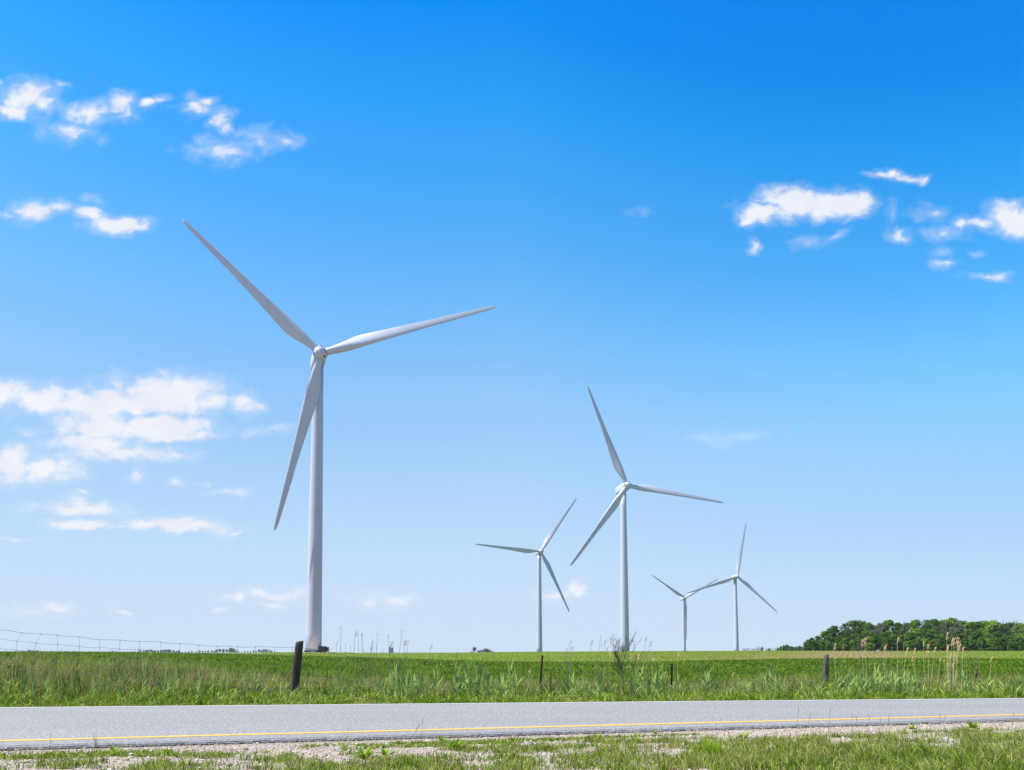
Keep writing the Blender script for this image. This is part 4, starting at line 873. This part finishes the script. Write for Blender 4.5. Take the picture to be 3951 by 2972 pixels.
# yellow flowers
FL = [(315,2711),(333,2708),(337,2712),(445,2697),(412,2707),(900,2674),(917,2694),(885,2707),(968,2689),(975,2690),(962,2700),(986,2702),(1187,2652),(1174,2663),(1930,2702),(2200,2700),(3144,2685),(3664,2692),(3740,2690)]
for a, b_ in FL:
    d = (FAR[0]+gr.uniform(.5, 1.4))/(1-FAR[1]*(a-CX)/F); p = at(a, b_, d); z0 = float(zter(p[0], p[1])); H = max(p[2]-z0, .12)
    where = 'at the left, in front of the tall grass' if a < 600 else ('near the leaning dark wooden post' if a < 1300 else ('in the central verge' if a < 2600 else 'in the right part of the verge'))
    T = thing('yellow_flower', (p[0], p[1], z0), f'tiny yellow wildflower {where}', 'flower', f'yellow wildflowers {where}'); mb = MB(); mb.tube([(0, 0, 0), (0, 0, H)], .003, 4); mb.build('stem', G['mid'], T)
    mb = MB()
    for q in range(9): leaf_strip(mb, (0, 0, H), q*.7, .032, .022, .5, .6)
    mb.build('blossom', M['yel'], T)

# ---------------------------------------------------------------- foreground plants
def rosette(px, py, n, L_, w, lab, material=None, name='broadleaf_weed', rise=(.35, 1.1), droop=(.3, 1.0), cat='weed'):
    p = onz(px, py, -.05); T = thing(name, (p[0], p[1], -.055), lab, cat); g = random.Random(int(px*7)); mb = MB()
    for q in range(n): leaf_strip(mb, (g.gauss(0, .01), g.gauss(0, .01), 0), g.uniform(0, 6.28), L_*g.uniform(.6, 1.1), w*g.uniform(.8, 1.2), g.uniform(*rise), g.uniform(*droop), 0, g.uniform(-.3, .3))
    mb.build('leaves', material or G['weed'], T); mb = MB(); mb.tube([(0, 0, -.01), (0, 0, .03)], [.012, .006], 6); mb.build('crown_base', G['mid'], T)
rosette(1408, 2925, 26, .26, .045, 'largest bright green broadleaf weed in the gravel, left of centre')
rosette(1493, 2918, 16, .19, .042, 'bright green broadleaf weed right beside the largest one')
rosette(1755, 2892, 26, .24, .05, 'bright green spreading weed between gravel patches near the centre')
rosette(1702, 2858, 10, .14, .03, 'dark narrow-leaved weed at the edge of the road gravel, left of centre')
rosette(2305, 2850, 14, .15, .035, 'small green weed on the gravel left of the white litter')
rosette(2395, 2862, 14, .16, .034, 'yellowish-green weed on the gravel right of the white litter')
rosette(2465, 2868, 12, .15, .03, 'small yellowish weed farther right on the open gravel')
rosette(2530, 2832, 10, .10, .03, 'tiny weed near the broken road edge')
rosette(2870, 2848, 16, .17, .04, 'dark green weed on the gravel right of the big grass tussock')
rosette(3520, 2815, 14, .16, .03, 'dark reddish-green weed beside the road gravel on the right')
rosette(3755, 2812, 20, .22, .045, 'pale green broadleaf weed beside the road gravel at the far right')
rosette(3400, 2915, 10, .15, .055, 'pale broadleaf weed in the long grass at the right')
rosette(3835, 2925, 8, .16, .06, 'pale round-leaved weed in the long grass at the bottom right')
rosette(440, 2915, 22, .24, .02, 'spreading tuft of green grass beside the red litter', G['bright'], 'grass_tuft', (.5, 1.3), (.2, .9), 'grass')
rosette(1335, 2895, 22, .22, .018, 'loose pale grass tuft beside the large broadleaf weed', G['pale'], 'grass_tuft', (.5, 1.35), (.2, .9), 'grass')
p = onz(2741, 2925, -.05); T = thing('grass_tussock', (p[0], p[1], -.06), 'big bright green grass tussock standing alone on the gravel', 'grass'); mb = MB(); g = random.Random(77)
for q in range(620): leaf_strip(mb, (g.gauss(0, .075), g.gauss(0, .06), 0), g.uniform(0, 6.28), g.uniform(.14, .30), .0075, g.uniform(.55, 1.5), g.uniform(.1, .9))
mb.build('blades', [G['bright']], T); mb = MB()
for q in range(120): leaf_strip(mb, (g.gauss(0, .09), g.gauss(-.03, .05), 0), g.uniform(0, 6.28), g.uniform(.06, .16), .007, g.uniform(.1, .9), .4)
mb.build('dry_blades', [G['tan']], T)
# tall single stalks rising in front of the road
def stalk(px, top, bpx, by, lab, material, seedhead=True, grp=None, lv=3):
    b = onz(bpx, by, -.05); p = at(px, top, b[1]); v = Vector(p)-Vector(b); T = thing('grass_stalk', tuple(b), lab, 'grass', grp); g = random.Random(int(px)); mb = MB()
    mb.tube([(0, 0, 0), tuple(v*.5+Vector((g.uniform(-.01, .01), 0, 0))), tuple(v)], [.0028, .002, .0012], 5)
    for q in range(lv): t = g.uniform(.02, .5); leaf_strip(mb, v*t, g.choice([0, math.pi])+g.uniform(-.6, .6), g.uniform(.08, .16), .007, g.uniform(.7, 1.3), g.uniform(.2, 1.2))
    o = mb.build('stem', material, T)
    if seedhead:
        mb = MB()
        for q in range(26): t = g.uniform(.78, 1); leaf_strip(mb, v*t, g.uniform(0, 6.28), .014, .005, 1.2, .2)
        mb.tube([v*.78, v*.999], .003, 5); mb.build('seed_head', G['stalkg'], T)
stalk(196, 2828, 186, 2935, 'tall green grass stalk crossing the yellow line at the far left', G['mid'], False, None, 6)
stalk(358, 2830, 372, 2890, 'leaning green grass blade crossing the yellow line left of the grass tuft', G['mid'], False, None, 5)
stalk(372, 2833, 372, 2890, 'upright green grass blade crossing the yellow line left of the grass tuft', G['mid'], False, None, 3)
stalk(1342, 2808, 1340, 2885, 'grass stalk crossing the yellow line above the loose pale tuft', G['mid'], False, None, 3)
stalk(1620, 2795, 1560, 2890, 'thin grass stalk with a seed head leaning right over the road, left of centre', G['olive'])
stalk(1632, 2772, 1625, 2880, 'tallest thin grass stalk over the road, left of centre', G['olive'])
for a, b_, c, d_ in [(3082, 2728, 3070, 2850), (3130, 2756, 3095, 2850), (3205, 2730, 3192, 2850), (3288, 2757, 3290, 2850), (3304, 2765, 3306, 2860), (3355, 2760, 3345, 2850), (3399, 2770, 3395, 2850), (3428, 2764, 3430, 2860), (3628, 2760, 3620, 2835), (3645, 2758, 3648, 2840), (3912, 2753, 3900, 2830), (2910, 2845, 2905, 2930), (2795, 2830, 2795, 2920)]:
    stalk(a, b_, c, d_, 'thin grass stalk with a seed head rising in front of the road at the right', G['olive'], True, 'seeding grass stalks at the right')
# litter
b = onz(137, 2916, -.05); mb = MB(); g = random.Random(4)
for q in range(9): leaf_strip(mb, (-.16+q*.045, g.uniform(-.01, .01), .012), g.uniform(-.3, .3), .06, .022, .15, .3)
tag(mb.build('litter', M['red'], None, False, (b[0], b[1], -.045)), 'strip of bright red litter lying in the moss at the bottom left', 'litter')
b = onz(2350, 2845, -.05); mb = MB()
for q in range(12): leaf_strip(mb, (g.gauss(0, .02), g.gauss(0, .02), .005), g.uniform(0, 6.28), .075, .03, g.uniform(.2, 1.2), .9)
tag(mb.build('litter', M['white'], None, False, (b[0], b[1], -.045)), 'crumpled white litter lying on the gravel below the road edge', 'litter')

# ---------------------------------------------------------------- clear summer air
hb = MB(); hb.box((0, 1700, 79), (14000, 3800, 162))
hzm = bpy.data.materials.new('air'); hzm.use_nodes = True; t = hzm.node_tree; t.nodes.clear(); o = t.nodes.new('ShaderNodeOutputMaterial'); pv = t.nodes.new('ShaderNodeVolumePrincipled')
pv.inputs['Color'].default_value = (.80, .88, 1, 1); pv.inputs['Density'].default_value = .00006; pv.inputs['Anisotropy'].default_value = 0; t.links.new(pv.outputs[0], o.inputs['Volume'])
ho = tag(hb.build('haze', hzm), kind='stuff')
